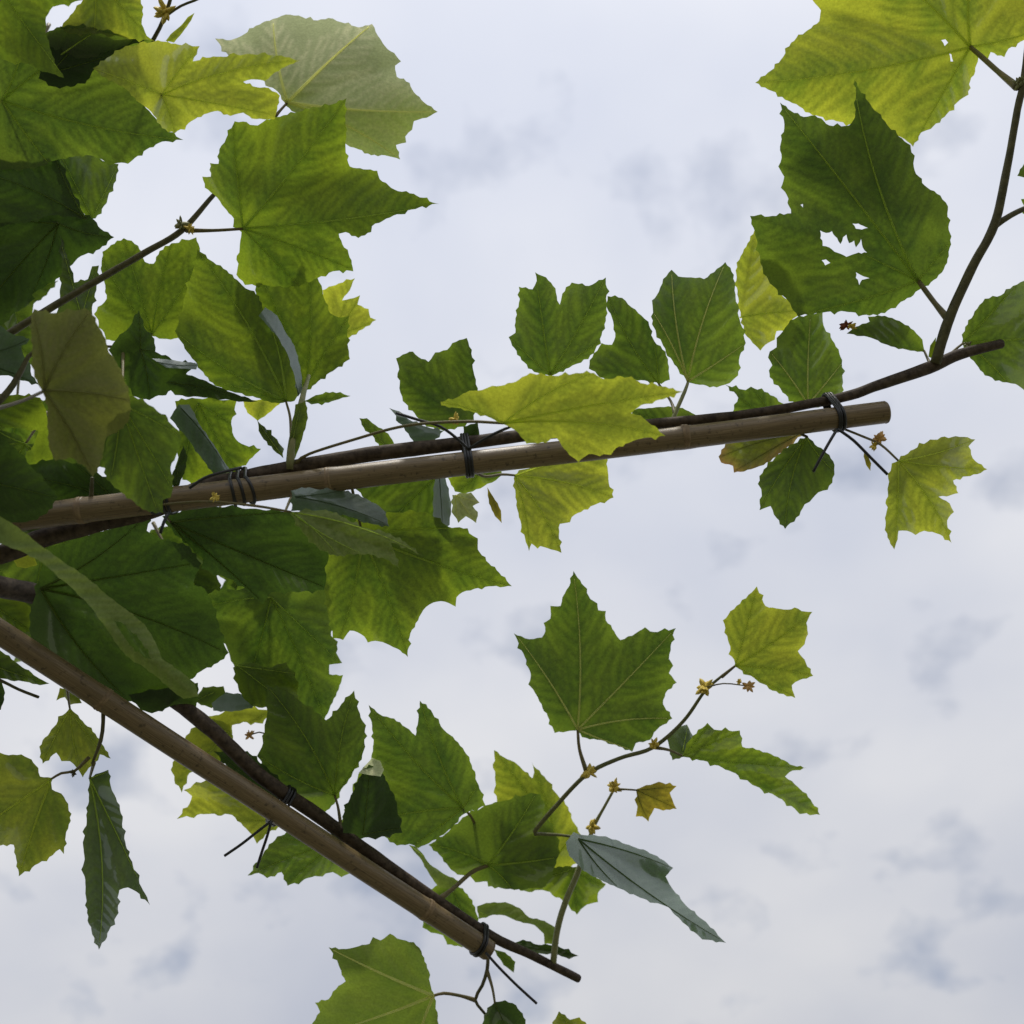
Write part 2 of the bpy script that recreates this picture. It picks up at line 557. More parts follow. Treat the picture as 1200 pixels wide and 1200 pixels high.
up_xy = [(-154, 652, 12), (-60, 655, 12), (0, 650, 12), (55, 629, 11.5), (120, 612, 11), (180, 597, 10.5), (240, 571, 10), (330, 551, 9.5),
         (430, 533, 9), (545, 519, 8.5), (610, 511, 7.5), (700, 502, 7), (765, 497, 6.5), (880, 485, 6), (985, 466, 6),
         (1030, 451, 6.3), (1088, 431, 7.6), (1125, 415, 6.5), (1173, 403, 5.8)]
path = [(x, y, UC(x)[2] + (0.020 if x < 250 else 0.015)) for x, y, w in up_xy]
UPPER = limb('branch', path, [w for *_, w in up_xy], M_BARK)
UPPER['label'] = 'upper dark brown limb tied along the longer bamboo cane'
lo_xy = [(-154, 650, 13, .88), (-60, 668, 13, .92), (0, 687, 12.5, .96), (50, 700, 12, 1.0), (110, 738, 11, 1.04), (155, 775, 10, 1.035), (195, 812, 9.5, 1.0), (250, 857, 9, .985),
         (300, 905, 8.5, .99), (335, 931, 8.5, 1.0), (362, 948, 8.5, 1.012), (410, 983, 7.8, 1.026), (507, 1052, 6.8, 1.052),
         (578, 1098, 5.8, 1.071), (620, 1118, 5.2, 1.078), (678, 1147, 4.6, 1.085)]
LOWER = limb('branch', [(x, y, t) for x, y, w, t in lo_xy], [w for x, y, w, t in lo_xy], M_BARK)
LOWER['label'] = 'lower dark brown limb tied along the shorter bamboo cane'
# shoots
SH1 = limb('shoot', [(1096, 426, .935), (1112, 374, .93), (1140, 312, .925), (1165, 264, .92), (1180, 198, .915), (1192, 130, .91), (1199, 98, .908), (1206, 40, .905), (1215, -40, .90)],
           [6.4, 6.2, 5.6, 5.4, 4.6, 4.2, 4.2, 3.6, 3.0], M_SHOOT)
limb('shoot', [(1167, 264, .92), (1185, 252, .922), (1212, 240, .925), (1260, 225, .93)], [4, 3.4, 3.0, 2.4], M_SHOOT)
limb('shoot', [(-120, 560, .90), (-60, 440, .92), (20, 385, .935), (115, 328, .94), (170, 296, .945), (213, 270, .95), (250, 229, .955), (285, 195, .965)],
     [5.5, 5, 4.4, 4.0, 3.8, 3.6, 2.6, 1.8], M_SHOOT)
limb('shoot', [(-120, 420, .98), (-40, 300, 1.0), (60, 205, 1.01), (140, 110, 1.0), (181, 44, .985), (193, 18, .98), (201, -6, .975), (212, -60, .97)],
     [4.5, 4, 3.6, 3.2, 2.4, 2.2, 2.2, 1.8], M_SHOOT)
limb('shoot', [(193, 20, .98), (212, 7, .975), (238, -4, .97), (280, -30, .96)], [1.7, 1.5, 1.4, 1.0], M_SHOOT)
limb('shoot', [(340, 550, .89), (341, 528, .89), (346, 500, .895), (352, 478, .90), (356, 460, .91), (362, 440, .93)], [5.5, 4.8, 4.5, 4.2, 3.2, 2], M_TWIG)
limb('shoot', [(690, 984, 1.088), (660, 979, 1.075), (634, 977, 1.064), (627, 974, 1.06), (652, 944, 1.055), (687, 908, 1.045), (725, 889, 1.04), (765, 876, 1.035),
               (800, 846, 1.03), (826, 810, 1.025), (846, 792, 1.02)],
     [1.6, 1.6, 2.0, 2.8, 2.8, 2.6, 2.5, 2.4, 2.2, 1.9, 1.5], M_TWIGD, 8)
limb('shoot', [(648, 1131, 1.082), (653, 1090, 1.085), (663, 1056, 1.09), (676, 1025, 1.095), (690, 985, 1.09), (697, 966, 1.08), (708, 946, 1.07), (719, 926, 1.06)],
     [3.8, 3.6, 3.6, 3.4, 2.6, 2.2, 1.7, 1.6], M_TWIG, 8)
limb('shoot', [(121, 826, .935), (121, 846, .935), (118, 868, .93), (108, 895, .93)], [2.6, 2.3, 2.4, 1.6], M_SHOOT, 8)
limb('shoot', [(572, 1116, 1.075), (571, 1136, 1.06), (565, 1155, 1.055), (557, 1172, 1.055), (570, 1190, 1.055)], [2.2, 2.2, 2.2, 2.0, 1.6], M_SHOOT, 8)
limb('shoot', [(-60, 770, .93), (0, 797, .93), (22, 808, .93), (45, 817, .93)], [2.2, 1.9, 1.7, 1.8], M_SHOOT, 8)
limb('shoot', [(-80, 560, .88), (-20, 490, .89), (10, 458, .90), (24, 436, .905), (40, 412, .91), (80, 408, .915), (125, 406, .915), (156, 408, .91)], [4.6, 4.4, 4.0, 3.4, 2.4, 2.0, 1.7, 1.6], M_SHOOT)
limb('shoot', [(930, 492, .935), (936, 506, .925), (946, 512, .92)], [2.2, 2.0, 1.6], M_SHOOT, 8)
limb('shoot', [(786, 498, .925), (794, 478, .93), (802, 460, .935), (806, 449, .94)], [2.6, 2.4, 2.2, 1.8], M_TWIG, 8)
limb('shoot', [(100, 612, .87), (106, 590, .865), (108, 560, .86)], [3.2, 3.0, 2.2], M_SHOOT, 8)
limb('shoot', [(120, 640, 1.12), (200, 690, 1.14), (270, 705, 1.14), (320, 695, 1.13)], [4, 3.6, 3, 2.6], M_SHOOT, 8)

# limbs of the crown beyond the left edge of the picture
limb('branch', [(-154, 650, .87), (-210, 780, .92), (-215, 930, .98), (-190, 1120, 1.05)], [11, 9, 7, 5], M_BARK)
limb('branch', [(-154, 640, .86), (-240, 500, .90), (-270, 300, .95), (-230, 100, 1.0), (-120, -80, 1.02), (20, -170, 1.02)], [11, 9, 8, 6, 5, 4], M_BARK)


def nearest_limb(x, y, want=None):
    best = min(BR, key=lambda q: (q[0] - x) ** 2 + (q[1] - y) ** 2)
    return best


# ------------------------------------------------------------------ leaves
def pairs(s):
    return [tuple(float(k) for k in w.split(',')) for w in s.split()]


def inside(px, py, poly):
    """numpy even-odd test"""
    res = np.zeros(len(px), bool)
    n = len(poly)
    for i in range(n):
        x1, y1 = poly[i]
        x2, y2 = poly[(i + 1) % n]
        if y1 == y2:
            continue
        c = ((y1 > py) != (y2 > py)) & (px < (x2 - x1) * (py - y1) / (y2 - y1) + x1)
        res ^= c
    return res


def seg_dist(px, py, segs):
    d = np.full(len(px), 1e9)
    for (x1, y1), (x2, y2) in segs:
        dx, dy = x2 - x1, y2 - y1
        l2 = dx * dx + dy * dy + 1e-9
        s = np.clip(((px - x1) * dx + (py - y1) * dy) / l2, 0, 1)
        d = np.minimum(d, np.hypot(px - x1 - s * dx, py - y1 - s * dy))
    return d


def refine(poly, rng, rough=1.0, step=4.0):
    """traced outline -> toothed leaf margin: shallow concave runs between the teeth, slight irregularity"""
    out = []
    area = 0.5 * sum(poly[i][0] * poly[(i + 1) % len(poly)][1] - poly[(i + 1) % len(poly)][0] * poly[i][1] for i in range(len(poly)))
    sgn = 1 if area > 0 else -1
    for i in range(len(poly)):
        (x1, y1), (x2, y2) = poly[i], poly[(i + 1) % len(poly)]
        dx, dy = x2 - x1, y2 - y1
        L = math.hypot(dx, dy)
        n = max(1, int(L / step))
        nx, ny = -dy / (L + 1e-9) * sgn, dx / (L + 1e-9) * sgn     # inward
        bow = rng.uniform(0.01, 0.07) * L * rough
        if L > 60:
            bow = 0.02 * L
        tooth = L > 13 and rough > 0
        tp = rng.uniform(.4, .6)
        for k in range(n):
            s = k / n
            off = bow * 4 * s * (1 - s)
            if tooth:
                m_ = abs(s - tp)
                off -= max(0, 1 - m_ / 0.17) * 0.15 * min(L, 30) * rough
            if k:
                off += rng.uniform(-.28, .28) * rough
            out.append((x1 + dx * s + nx * off, y1 + dy * s + ny * off))
    return out


LEAF_COUNT = 0
LEAVES = []


def make_leaf(mat, t0, base, outline, tips, slope=(0.0, 0.5), pet=None, holes=(), crease=0.22, bend=(0.0, 0.0),
              vein='n', vw=1.0, petw=1.6, label=None, rough=1.0, und=1.0, pet_end=None):
    """MAT key, distance T0 of the blade's middle, stalk end BASE, traced margin OUTLINE, vein ends TIPS (pixels);
    SLOPE: how the blade recedes to the right / downwards; BEND: curvature; PET: stalk path to the limb"""
    global LEAF_COUNT
    LEAF_COUNT += 1
    rng = random.Random(1000 + LEAF_COUNT)
    poly = refine(outline, rng, rough)
    cx = sum(p[0] for p in outline) / len(outline)
    cy = sum(p[1] for p in outline) / len(outline)
    xs = [p[0] for p in poly]; ys = [p[1] for p in poly]
    size = math.sqrt(max(20, abs(0.5 * sum(poly[i][0] * poly[(i + 1) % len(poly)][1] - poly[(i + 1) % len(poly)][0] * poly[i][1] for i in range(len(poly))))))
    gs = min(4.2, max(2.0, size / 34))
    # main veins: gently curved from the stalk to each lobe tip
    mains, secs = [], []
    bx, by = base
    for (tx, ty) in tips:
        dx, dy = tx - bx, ty - by
        L = math.hypot(dx, dy)
        c = rng.uniform(-.05, .05)
        pl = []
        for k in range(9):
            s = k / 8
            o = c * L * 4 * s * (1 - s)
            pl.append((bx + dx * s - dy / L * o, by + dy * s + dx / L * o))
        mains.append(pl)
        ns = max(3, int(L / 17))
        for j in range(ns):
            s = 0.16 + 0.76 * (j + rng.uniform(-.15, .15)) / ns
            q = (bx + dx * s, by + dy * s)
            for sd in (-1, 1):
                a = math.atan2(dy, dx) + sd * rng.uniform(.62, .82)
                l = L * (0.40 * (1 - s) + 0.10)
                mid = (q[0] + math.cos(a) * l * .5, q[1] + math.sin(a) * l * .5)
                a2 = a - sd * .22
                secs.append((q, mid))
                secs.append((mid, (mid[0] + math.cos(a2) * l * .5, mid[1] + math.sin(a2) * l * .5)))
    msegs = [(pl[k], pl[k + 1]) for pl in mains for k in range(8)] or [((bx, by), (bx + 1, by + 1))]
    # interior points
    gx = np.arange(min(xs) + gs * .5, max(xs), gs)
    gy = np.arange(min(ys) + gs * .5, max(ys), gs * .866)
    X, Y = np.meshgrid(gx, gy)
    X[1::2] += gs * .5
    X, Y = X.ravel(), Y.ravel()
    X = X + np.array([rng.uniform(-.2, .2) * gs for _ in range(len(X))])
    hol = [refine(h, rng, 1.0, 3.0) for h in holes]
    bsegs = [(poly[i], poly[(i + 1) % len(poly)]) for i in range(len(poly))]
    for h in hol:
        bsegs += [(h[i], h[(i + 1) % len(h)]) for i in range(len(h))]
    keep = inside(X, Y, poly)
    for h in hol:
        keep &= ~inside(X, Y, h)
    X, Y = X[keep], Y[keep]
    keep = seg_dist(X, Y, bsegs) > gs * 0.45
    X, Y = X[keep], Y[keep]
    vv = [Vector(p) for p in poly]
    ee = [(i, (i + 1) % len(poly)) for i in range(len(poly))]
    for h in hol:
        o = len(vv)
        vv += [Vector(p) for p in h]
        ee += [(o + i, o + (i + 1) % len(h)) for i in range(len(h))]
    vv += [Vector((a, b)) for a, b in zip(X, Y)]
    rv, re_, rf, *_ = delaunay_2d_cdt(vv, ee, [], 0, 1e-5)
    VX = np.array([p[0] for p in rv]); VY = np.array([p[1] for p in rv])
    F = np.array([f for f in rf if len(f) == 3])
    fx, fy = VX[F].mean(1), VY[F].mean(1)
    ok = inside(fx, fy, poly)
    for h in hol:
        ok &= ~inside(fx, fy, h)
    F = F[ok]
    # relief
    seed = LEAF_COUNT * 3.7
    sx, sy = slope

    def depth(px_, py_):
        dm = seg_dist(px_, py_, msegs)
        ds = seg_dist(px_, py_, secs) if secs else np.full(len(px_), 99.)
        u, v = px_ - cx, py_ - cy
        k = 60.0 / max(size, 40)
        und_ = np.array([noise.noise(Vector((a * .013 * k, b * .013 * k, seed))) for a, b in zip(px_, py_)])
        und2 = np.array([noise.noise(Vector((a * .035 * k, b * .035 * k, seed + 5))) for a, b in zip(px_, py_)])
        edge = np.hypot(px_ - bx, py_ - by) / max(size, 1)
        D = sx * u + sy * v + bend[0] * u * u / size + bend[1] * v * v / size
        D = D + crease * (np.sqrt(dm * dm + 16) - 4)
        D = D + np.minimum(ds, 7.0) * (0.10 if mat == 'g' else 0.28)
        D = D + und * size * (0.15 * und_ + 0.06 * und2 * np.clip(edge, 0, 1.3))
        return t0 * (1 + D / FPX), dm, ds

    T, dm, ds = depth(VX, VY)
    co_ = place_arr(VX, VY, T)
    used = np.unique(F)
    remap = -np.ones(len(VX), int)
    remap[used] = np.arange(len(used))
    co_, F = co_[used], remap[F]
    me = bpy.data.meshes.new('leaf')
    b3 = place_arr(np.array([bx]), np.array([by]), depth(np.array([bx]), np.array([by]))[0])[0]
    loc = Vector(b3)
    me.from_pydata((co_ - b3).tolist(), [], F.tolist())
    va = np.maximum(np.exp(-(dm / 2.3) ** 2), 0.8 * np.exp(-(ds / 2.0) ** 2))[used]
    a = me.attributes.new('vein', 'FLOAT', 'POINT')
    a.data.foreach_set('value', va.astype(np.float32))
    itv = (0.62 * np.clip(dm / (0.16 * size + 6), 0, 1) + 0.38 * np.clip(ds / 7.0, 0, 1))[used]  # thick tissue near the veins, plus furrow shade put into the colour
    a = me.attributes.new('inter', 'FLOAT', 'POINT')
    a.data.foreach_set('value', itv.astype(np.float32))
    rimd = np.clip(seg_dist(VX[used], VY[used], bsegs[:len(poly)]) / (size * .5), 0, 1)
    a = me.attributes.new('rim', 'FLOAT', 'POINT')
    a.data.foreach_set('value', rimd.astype(np.float32))
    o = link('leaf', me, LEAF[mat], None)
    o.location = loc
    o.parent = TREE
    o.matrix_parent_inverse = TREE.matrix_basis.inverted()
    if label:
        o['label'] = label
    # raised main veins on the underside: one mesh
    V, FF = [], []
    for pl in mains:
        q = np.array(pl[:-1] + [(pl[-2][0] * .3 + pl[-1][0] * .7, pl[-2][1] * .3 + pl[-1][1] * .7)])
        q = np.concatenate([np.linspace(q[i], q[i + 1], 4)[:-1] for i in range(len(q) - 1)] + [q[-1:]])
        m_ = inside(q[:, 0], q[:, 1], poly)
        for h in hol:
            m_ &= ~inside(q[:, 0], q[:, 1], h)
        m_[0] = True
        stop = len(q)
        for i in range(1, len(q)):
            if not m_[i]:
                stop = i
                break
        q = q[:stop]
        if len(q) < 3:
            continue
        w = vw * min(1.0, max(.45, size / 90)) * t0 / FPX
        tt = depth(q[:, 0], q[:, 1])[0] - w * 0.75
        P = [Vector(p) - loc for p in place_arr(q[:, 0], q[:, 1], tt)]
        R = [w * (1 - .78 * i / (len(P) - 1)) for i in range(len(P))]
        v_, f_ = tube_data(P, R, 5)
        k = len(V)
        V += v_
        FF += [tuple(i + k for i in f) for f in f_]
    if V:
        link('vein', mesh('vein', V, FF), VEIN['p' if vein == 'p' else mat]).parent = o
    # stalk
    if pet is not None:
        if pet == 'auto':
            e = nearest_limb(bx, by)
            pp = [(bx, by), ((bx * .5 + e[0] * .5) + rng.uniform(-4, 4), (by * .5 + e[1] * .5) + 4), (e[0], e[1])]
        else:
            pp = [(bx, by)] + list(pet)
            e = nearest_limb(*pp[-1])
        tb = float(depth(np.array([bx]), np.array([by]))[0][0])
        te = pet_end if pet_end else e[2]
        n = len(pp)
        acc = [0.0]
        for i in range(1, n):
            acc.append(acc[-1] + math.hypot(pp[i][0] - pp[i - 1][0], pp[i][1] - pp[i - 1][1]))
        P3 = [place(p[0], p[1], tb + (te - tb) * acc[i] / acc[-1]) - loc for i, p in enumerate(pp)]
        w = petw * t0 / FPX
        P, R = spline(P3, [w * .85] + [w] * (n - 2) + [w * 1.5], 0.005)
        v_, f_ = tube_data(P, R, 7)
        link('petiole', mesh('petiole', v_, f_), M_PET).parent = o
    return o


def L(mat, t0, base, outline, tips, slope=(0.0, 0.5), pet=None, **kw):
    return make_leaf(mat, t0, base, pairs(outline), pairs(tips) if tips else [], slope,
                     pairs(pet) if pet and pet != 'auto' else pet, **kw)


# ---- upper left
L('b', .84, (-20, -40), "-70,10 -45,-50 20,-70 80,-50 97,0 62,8 54,20 54,40 60,60 67,78 75,91 60,86 45,82 38,76 25,73 18,76 8,71 0,69 -40,70", "75,90 97,0 0,69 20,-70", (.2, .3))
L('y', .89, (112, -32), "70,34 82,18 97,0 90,-40 140,-60 178,-30 165,0 168,17 166,28 172,42 181,48 150,46 110,40 82,40", "110,38 181,48 140,-60", (.1, .3))
L('m', .93, (2, 118), "-40,55 25,48 58,36 80,29 110,32 150,40 178,47 176,60 160,80 165,118 175,130 182,138 195,152 215,164 190,166 172,175 155,188 150,192 138,191 128,194 118,186 105,182 85,184 65,188 40,198 0,200 -40,185", "215,164 120,32 60,195 30,48", (.15, .45), 'auto', vw=1.5)
L('d', .905, (60, 85), "54,40 58,36 80,29 110,32 150,40 178,47 152,53 132,64 111,81 100,98 70,104 45,92 50,60", "176,47 110,33", (.1, .3))  # dark blade added to paint the shade on the leaf behind it
L('Y', .865, (190, 111), "109,80 125,68 147,54 185,47 205,51 234,54 226,72 250,66 290,63 330,65 352,71 335,78 322,85 310,95 295,93 285,96 300,102 315,103 328,112 325,128 322,140 310,140 295,139 285,132 270,136 255,130 243,133 228,140 205,156 190,150 180,135 170,125 160,118 148,105 135,97 120,90", "352,71 109,80 205,156 234,54 322,135", (-.3, .3), "170,118 150,112", label='yellow-green drooping leaf')
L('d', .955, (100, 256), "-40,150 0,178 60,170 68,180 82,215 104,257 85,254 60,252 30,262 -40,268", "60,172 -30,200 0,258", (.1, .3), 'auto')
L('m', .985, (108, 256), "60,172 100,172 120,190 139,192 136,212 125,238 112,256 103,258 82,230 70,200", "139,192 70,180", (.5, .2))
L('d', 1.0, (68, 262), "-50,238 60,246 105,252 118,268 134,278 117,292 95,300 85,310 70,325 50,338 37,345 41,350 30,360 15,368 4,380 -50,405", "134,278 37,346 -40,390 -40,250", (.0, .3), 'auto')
L('m', .975, (96, 372), "68,270 78,298 86,320 87,331 103,327 108,312 116,311 113,340 108,368 90,378 65,370 70,340 72,310", "68,272 115,313", (.3, -.2))
L('y', .97, (196, 49), "194,48 200,40 212,30 220,20 228,15 224,24 214,38 204,50", "228,15", (.2, .2), rough=.3)
L('p', .97, (337, 120), "252,45 270,47 283,42 300,30 320,22 335,17 350,18 372,24 385,21 400,26 420,32 436,28 443,42 452,55 462,62 470,72 463,77 465,90 480,97 485,108 497,120 513,131 500,138 485,142 483,152 475,160 476,167 464,170 469,187 455,183 435,182 420,175 410,172 380,155 350,135 335,124 326,108 300,88 270,68", "436,28 513,131 320,24 255,46 468,186", (.1, -.35), "328,130 322,137", vein='p', vw=1.9, crease=.3, bend=(.1, 1.4), label='pale felted, sunlit-toned leaf with strong light veins, rim folded over', pet_end=.96)
L('b', .93, (285, 268), "275,142 302,147 312,140 332,135 350,131 367,125 390,122 406,115 405,140 406,160 405,175 410,195 422,197 442,200 445,210 462,222 485,227 515,239 487,245 457,255 436,265 435,272 420,279 405,272 397,274 400,282 412,305 414,318 390,318 372,326 350,336 320,336 287,334 277,322 281,287 283,272 273,266 274,256 268,250 260,240 251,228 240,220 237,207 247,207 246,191 256,192 257,175 265,162", "515,239 406,115 273,144 350,334 413,316", (-.1, .4), "250,270 218,270", vw=1.5, petw=2.0, label='large bright green leaf with a long pointed side lobe')
# ---- left, middle
L('b', 1.01, (178, 392), "120,295 130,287 145,279 162,288 170,307 180,309 187,294 201,285 230,278 236,300 245,350 235,395 200,398 178,394 160,402 140,400 124,398 110,368 125,350 122,330 118,315", "145,279 201,285 118,300 235,300", (.0, .4), 'auto')
L('b', .94, (335, 470), "231,292 250,307 266,317 278,328 288,338 298,341 307,355 309,368 325,388 338,415 348,438 353,458 345,470 332,472 318,472 300,466 275,460 252,452 240,440 225,420 212,400 205,388 215,350 225,320", "232,294 207,390 307,356 255,450", (-.15, .3), "340,490 342,525", vw=1.6)
L('b', .98, (357, 458), "355,277 360,300 372,325 377,335 380,350 387,367 397,372 409,370 407,390 409,412 410,421 390,435 370,450 357,460 345,455 320,420 302,365 299,340 300,322 307,315 317,332 325,315 340,307 350,287", "355,277 409,371 301,320 410,420", (.1, .3), "352,480 344,520")
L('Y', 1.04, (392, 392), "378,340 397,332 416,326 410,340 401,352 410,350 422,346 419,357 432,362 434,372 441,375 425,386 409,396 390,398 372,380", "416,326 441,375 422,346", (.2, .3))
L('g', .915, (350, 462), "303,370 311,360 325,370 335,390 345,405 352,430 355,457 349,465 345,440 337,415 325,394 312,380", "309,362", (1.2, -.5), rough=.4, crease=.5)
L('g', .905, (-40, 420), "-60,375 0,381 12,390 35,397 31,403 25,405 27,415 35,425 37,440 46,451 25,446 10,440 -60,445", "46,451 35,397", (.9, .1))
L('o', .76, (52, 458), "36,370 40,362 62,367 100,361 107,365 117,385 124,397 127,412 137,425 145,442 152,465 154,480 150,495 137,507 125,512 122,527 117,545 109,559 100,547 85,537 65,540 62,535 57,522 55,500 56,480 51,462 40,442 37,412 36,390", "153,470 105,365 38,368 109,558 62,536", (.15, .1), "25,470 -8,480", vw=1.7, petw=2.3, crease=.30, label='dull olive leaf with rounded margin')
L('m', .80, (142, 474), "128,478 155,463 180,477 210,505 213,514 210,527 200,547 203,572 200,583 191,586 191,601 175,600 160,592 142,577 125,562 122,545 124,520", "203,575 185,600 211,512 130,560", (.1, .4), 'auto')
L('b', .965, (232, 472), "205,470 225,466 278,468 271,497 274,511 283,520 306,526 296,536 278,552 255,568 225,568 205,548 210,510", "306,526 278,552 215,560", (.1, .3))
L('g', .92, (212, 478), "199,490 209,474 222,474 233,496 250,520 262,540 271,553 252,558 237,538 220,514", "268,553", (1.1, -.3), crease=.4, rough=.4, vw=1.0)
L('d', .88, (200, 448), "194,449 205,438 225,440 250,451 275,461 303,471 280,471 240,466 205,463", "303,471", (.2, .6), rough=.5)
L('d', .90, (165, 410), "127,410 140,392 150,385 163,363 170,385 181,397 182,412 205,423 229,425 217,440 205,456 175,469 155,464 145,440", "163,365 229,425 175,466", (.3, .2), "158,408")
L('g', .885, (183, 424), "178,420 195,421 215,424 232,426 230,433 212,432 195,431", "232,428", (.6, -.9), rough=.3)
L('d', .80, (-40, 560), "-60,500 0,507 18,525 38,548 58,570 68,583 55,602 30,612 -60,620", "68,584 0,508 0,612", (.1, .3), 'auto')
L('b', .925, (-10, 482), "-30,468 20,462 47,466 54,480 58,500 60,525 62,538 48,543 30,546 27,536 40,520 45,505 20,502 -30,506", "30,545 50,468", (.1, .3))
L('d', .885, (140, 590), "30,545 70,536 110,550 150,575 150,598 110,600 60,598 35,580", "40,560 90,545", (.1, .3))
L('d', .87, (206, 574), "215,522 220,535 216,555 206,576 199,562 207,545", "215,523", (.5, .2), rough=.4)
L('Y', 1.02, (308, 474), "284,468 333,468 318,482 302,493 290,484", "302,492", (.1, .2), rough=.4)
L('m', .905, (331, 534), "301,491 310,500 325,515 333,526 332,537 320,527 309,515 303,505", "301,492", (.8, .2), rough=1.3)
L('m', .90, (357, 470), "356,470 370,463 390,459 411,464 397,468 385,472 365,474", "410,464", (.2, .8), rough=1.0)
L('b', .888, (340, 536), "346,474 358,470 361,490 354,515 346,537 336,537 340,510", "354,472", (.4, .1), rough=.4)
# ---- big yellow leaf across the cane and its neighbours
L('Y', .815, (590, 496), "516,471 535,466 550,458 565,457 577,452 587,452 608,445 621,437 646,440 675,437 696,437 707,444 740,441 751,449 780,453 801,459 777,468 751,475 740,484 751,487 760,495 780,511 751,514 737,519 722,525 716,533 690,532 684,536 678,542 667,533 658,522 652,513 646,514 640,519 617,520 608,508 600,502 587,496 573,489 554,483 535,478 517,475", "801,459 780,511 678,542 517,472 696,437", (-.15, .5), "575,495 550,494 500,496 465,501 425,512 362,532 346,544", vw=1.5, petw=1.9, label='large yellow-green leaf lying across the longer cane')
L('Y', .96, (603, 557), "602,560 608,551 667,537 710,530 712,548 713,562 719,583 696,592 681,600 670,606 668,612 656,614 655,627 658,648 646,644 637,641 633,640 630,643 623,637 620,646 616,635 608,606 604,583", "719,583 658,648 620,646 708,535", (.2, -.2), "588,556 566,558 550,545")
L('m', .95, (645, 439), "645,441 626,436 611,422 600,405 596,395 604,390 604,373 608,355 608,336 624,339 629,329 627,319 640,325 651,338 653,352 656,357 659,344 670,331 690,335 710,325 711,358 710,376 705,393 696,414 681,425 667,431 652,438", "628,321 709,326 597,396 703,398", (.1, .3), "647,465 650,505", vw=1.3, crease=.35)
L('m', .965, (772, 450), "712,347 729,349 740,360 752,370 760,377 767,400 780,412 784,430 785,445 775,450 747,446 710,446 690,432 691,422 702,407 705,402 717,404 721,395 717,372 711,360", "713,348 691,430 760,378", (.1, .3), "786,470 791,485")
L('m', .945, (806, 447), "787,316 795,324 810,325 825,327 840,315 850,307 860,322 862,345 867,375 874,402 867,417 865,440 855,449 840,454 820,451 805,448 790,427 777,405 764,380 765,362 764,352 772,342 777,327", "850,308 787,317 873,403 765,365", (.15, .2), "804,456 800,464", vein='p', vw=1.4, bend=(0, .3))
L('Y', .975, (867, 372), "884,270 876,285 868,300 862,317 864,345 868,370 872,390 882,402 891,411 897,404 908,398 910,388 920,388 926,376 935,370 936,358 924,352 915,345 935,330 925,290 900,262", "885,272 935,364 891,410", (.5, .2))
L('m', .985, (947, 474), "902,412 910,407 910,396 920,384 926,375 949,368 964,366 965,381 978,402 987,422 988,448 986,466 967,476 946,478 935,477 917,460 902,442 901,434 905,428 900,419", "950,370 903,413 987,425", (.3, .2), vein='p', vw=1.2)
L('m', .985, (905, 492), "850,451 874,457 880,453 900,460 920,474 922,495 862,500 856,488 865,466", "851,452 880,454", (.1, .4), "915,495")
L('m', .98, (790, 496), "740,480 760,478 783,476 800,478 815,486 826,497 770,505 742,498", "742,482 824,496", (.1, .4), rough=.6)
L('r', .97, (940, 507), "842,535 850,520 862,505 900,498 945,503 930,520 910,535 895,545 880,550 860,554 859,546 845,542", "843,536 860,553", (.3, .1), label='leaf with scorched brown margin')
L('m', .925, (945, 512), "911,533 926,521 946,511 955,521 972,533 978,545 978,556 970,574 959,577 949,588 943,591 937,604 920,620 910,607 903,593 890,598 892,573 888,567 895,550", "920,619 891,596 977,552", (.1, -.1), vw=1.1)
L('Y', .90, (1053, 540), "1045,543 1067,528 1090,515 1120,511 1143,515 1135,523 1140,537 1157,550 1137,558 1117,563 1123,578 1100,582 1113,590 1118,600 1110,610 1115,636 1097,625 1083,622 1073,627 1063,622 1053,622 1052,632 1048,644 1040,630 1037,607 1040,573", "1115,634 1156,550 1048,642 1142,515", (.3, .0), "1032,521 1010,511 990,503 978,498", pet_end=.925, petw=1.5, label='yellow three-lobed leaf hanging below the sawn cane end')
L('z', .905, (1015, 527), "1013,526 1017,533 1021,543 1020,552 1015,545 1012,535", "1020,551", (.3, .2), rough=.4)
# ---- upper right
L('y', .975, (1137, 55), "952,0 962,12 960,25 947,35 927,50 915,70 900,85 885,97 900,105 920,117 937,125 952,135 980,142 1000,147 1030,150 1060,163 1070,172 1080,155 1091,151 1107,137 1125,117 1135,111 1137,95 1146,72 1148,64 1157,71 1161,61 1177,67 1182,57 1200,47 1232,30 1250,-20 1200,-80 1120,-100 1040,-80 985,-40", "885,97 1070,171 1230,30 1150,-95 1010,-60", (.1, .35), "1150,66 1170,84 1192,102", holes=[pairs("1103,47 1108,46 1111,50 1107,54"), pairs("1112,62 1115,64 1117,72 1114,72")], vw=1.7, petw=3.0, crease=.28, label='very large yellow-green leaf with pinholes at its stalk')
L('m', .935, (1076, 329), "1000,90 1007,105 1020,122 1037,142 1057,162 1067,170 1072,200 1087,220 1102,229 1111,242 1112,270 1115,277 1112,300 1110,308 1098,326 1080,338 1060,352 1037,367 1019,370 990,365 961,367 935,371 923,352 902,332 891,308 885,276 879,253 905,253 923,250 927,250 920,225 915,220 919,207 912,195 916,185 914,172 919,150 914,120 927,130 942,137 955,135 972,147 995,147 1002,137 1003,112", "1000,92 914,121 880,254 1112,285 936,369", (.05, .4), "1084,340 1096,356 1111,374",
  holes=[pairs("961,270 968,273 975,271 981,279 985,286 988,278 992,275 995,285 1001,282 1003,290 1009,280 1011,290 1016,296 1003,297 992,301 984,297 978,295 972,290 964,288"), pairs("999,262 1006,262 1017,267 1010,269 1003,268"), pairs("1003,319 1010,323 1019,326 1010,328 1007,334"), pairs("963,305 968,304 973,308 967,311"), pairs("938,240 941,239 941,243")],
  vw=1.7, petw=3.2, label='dark green leaf with ragged insect-eaten holes')
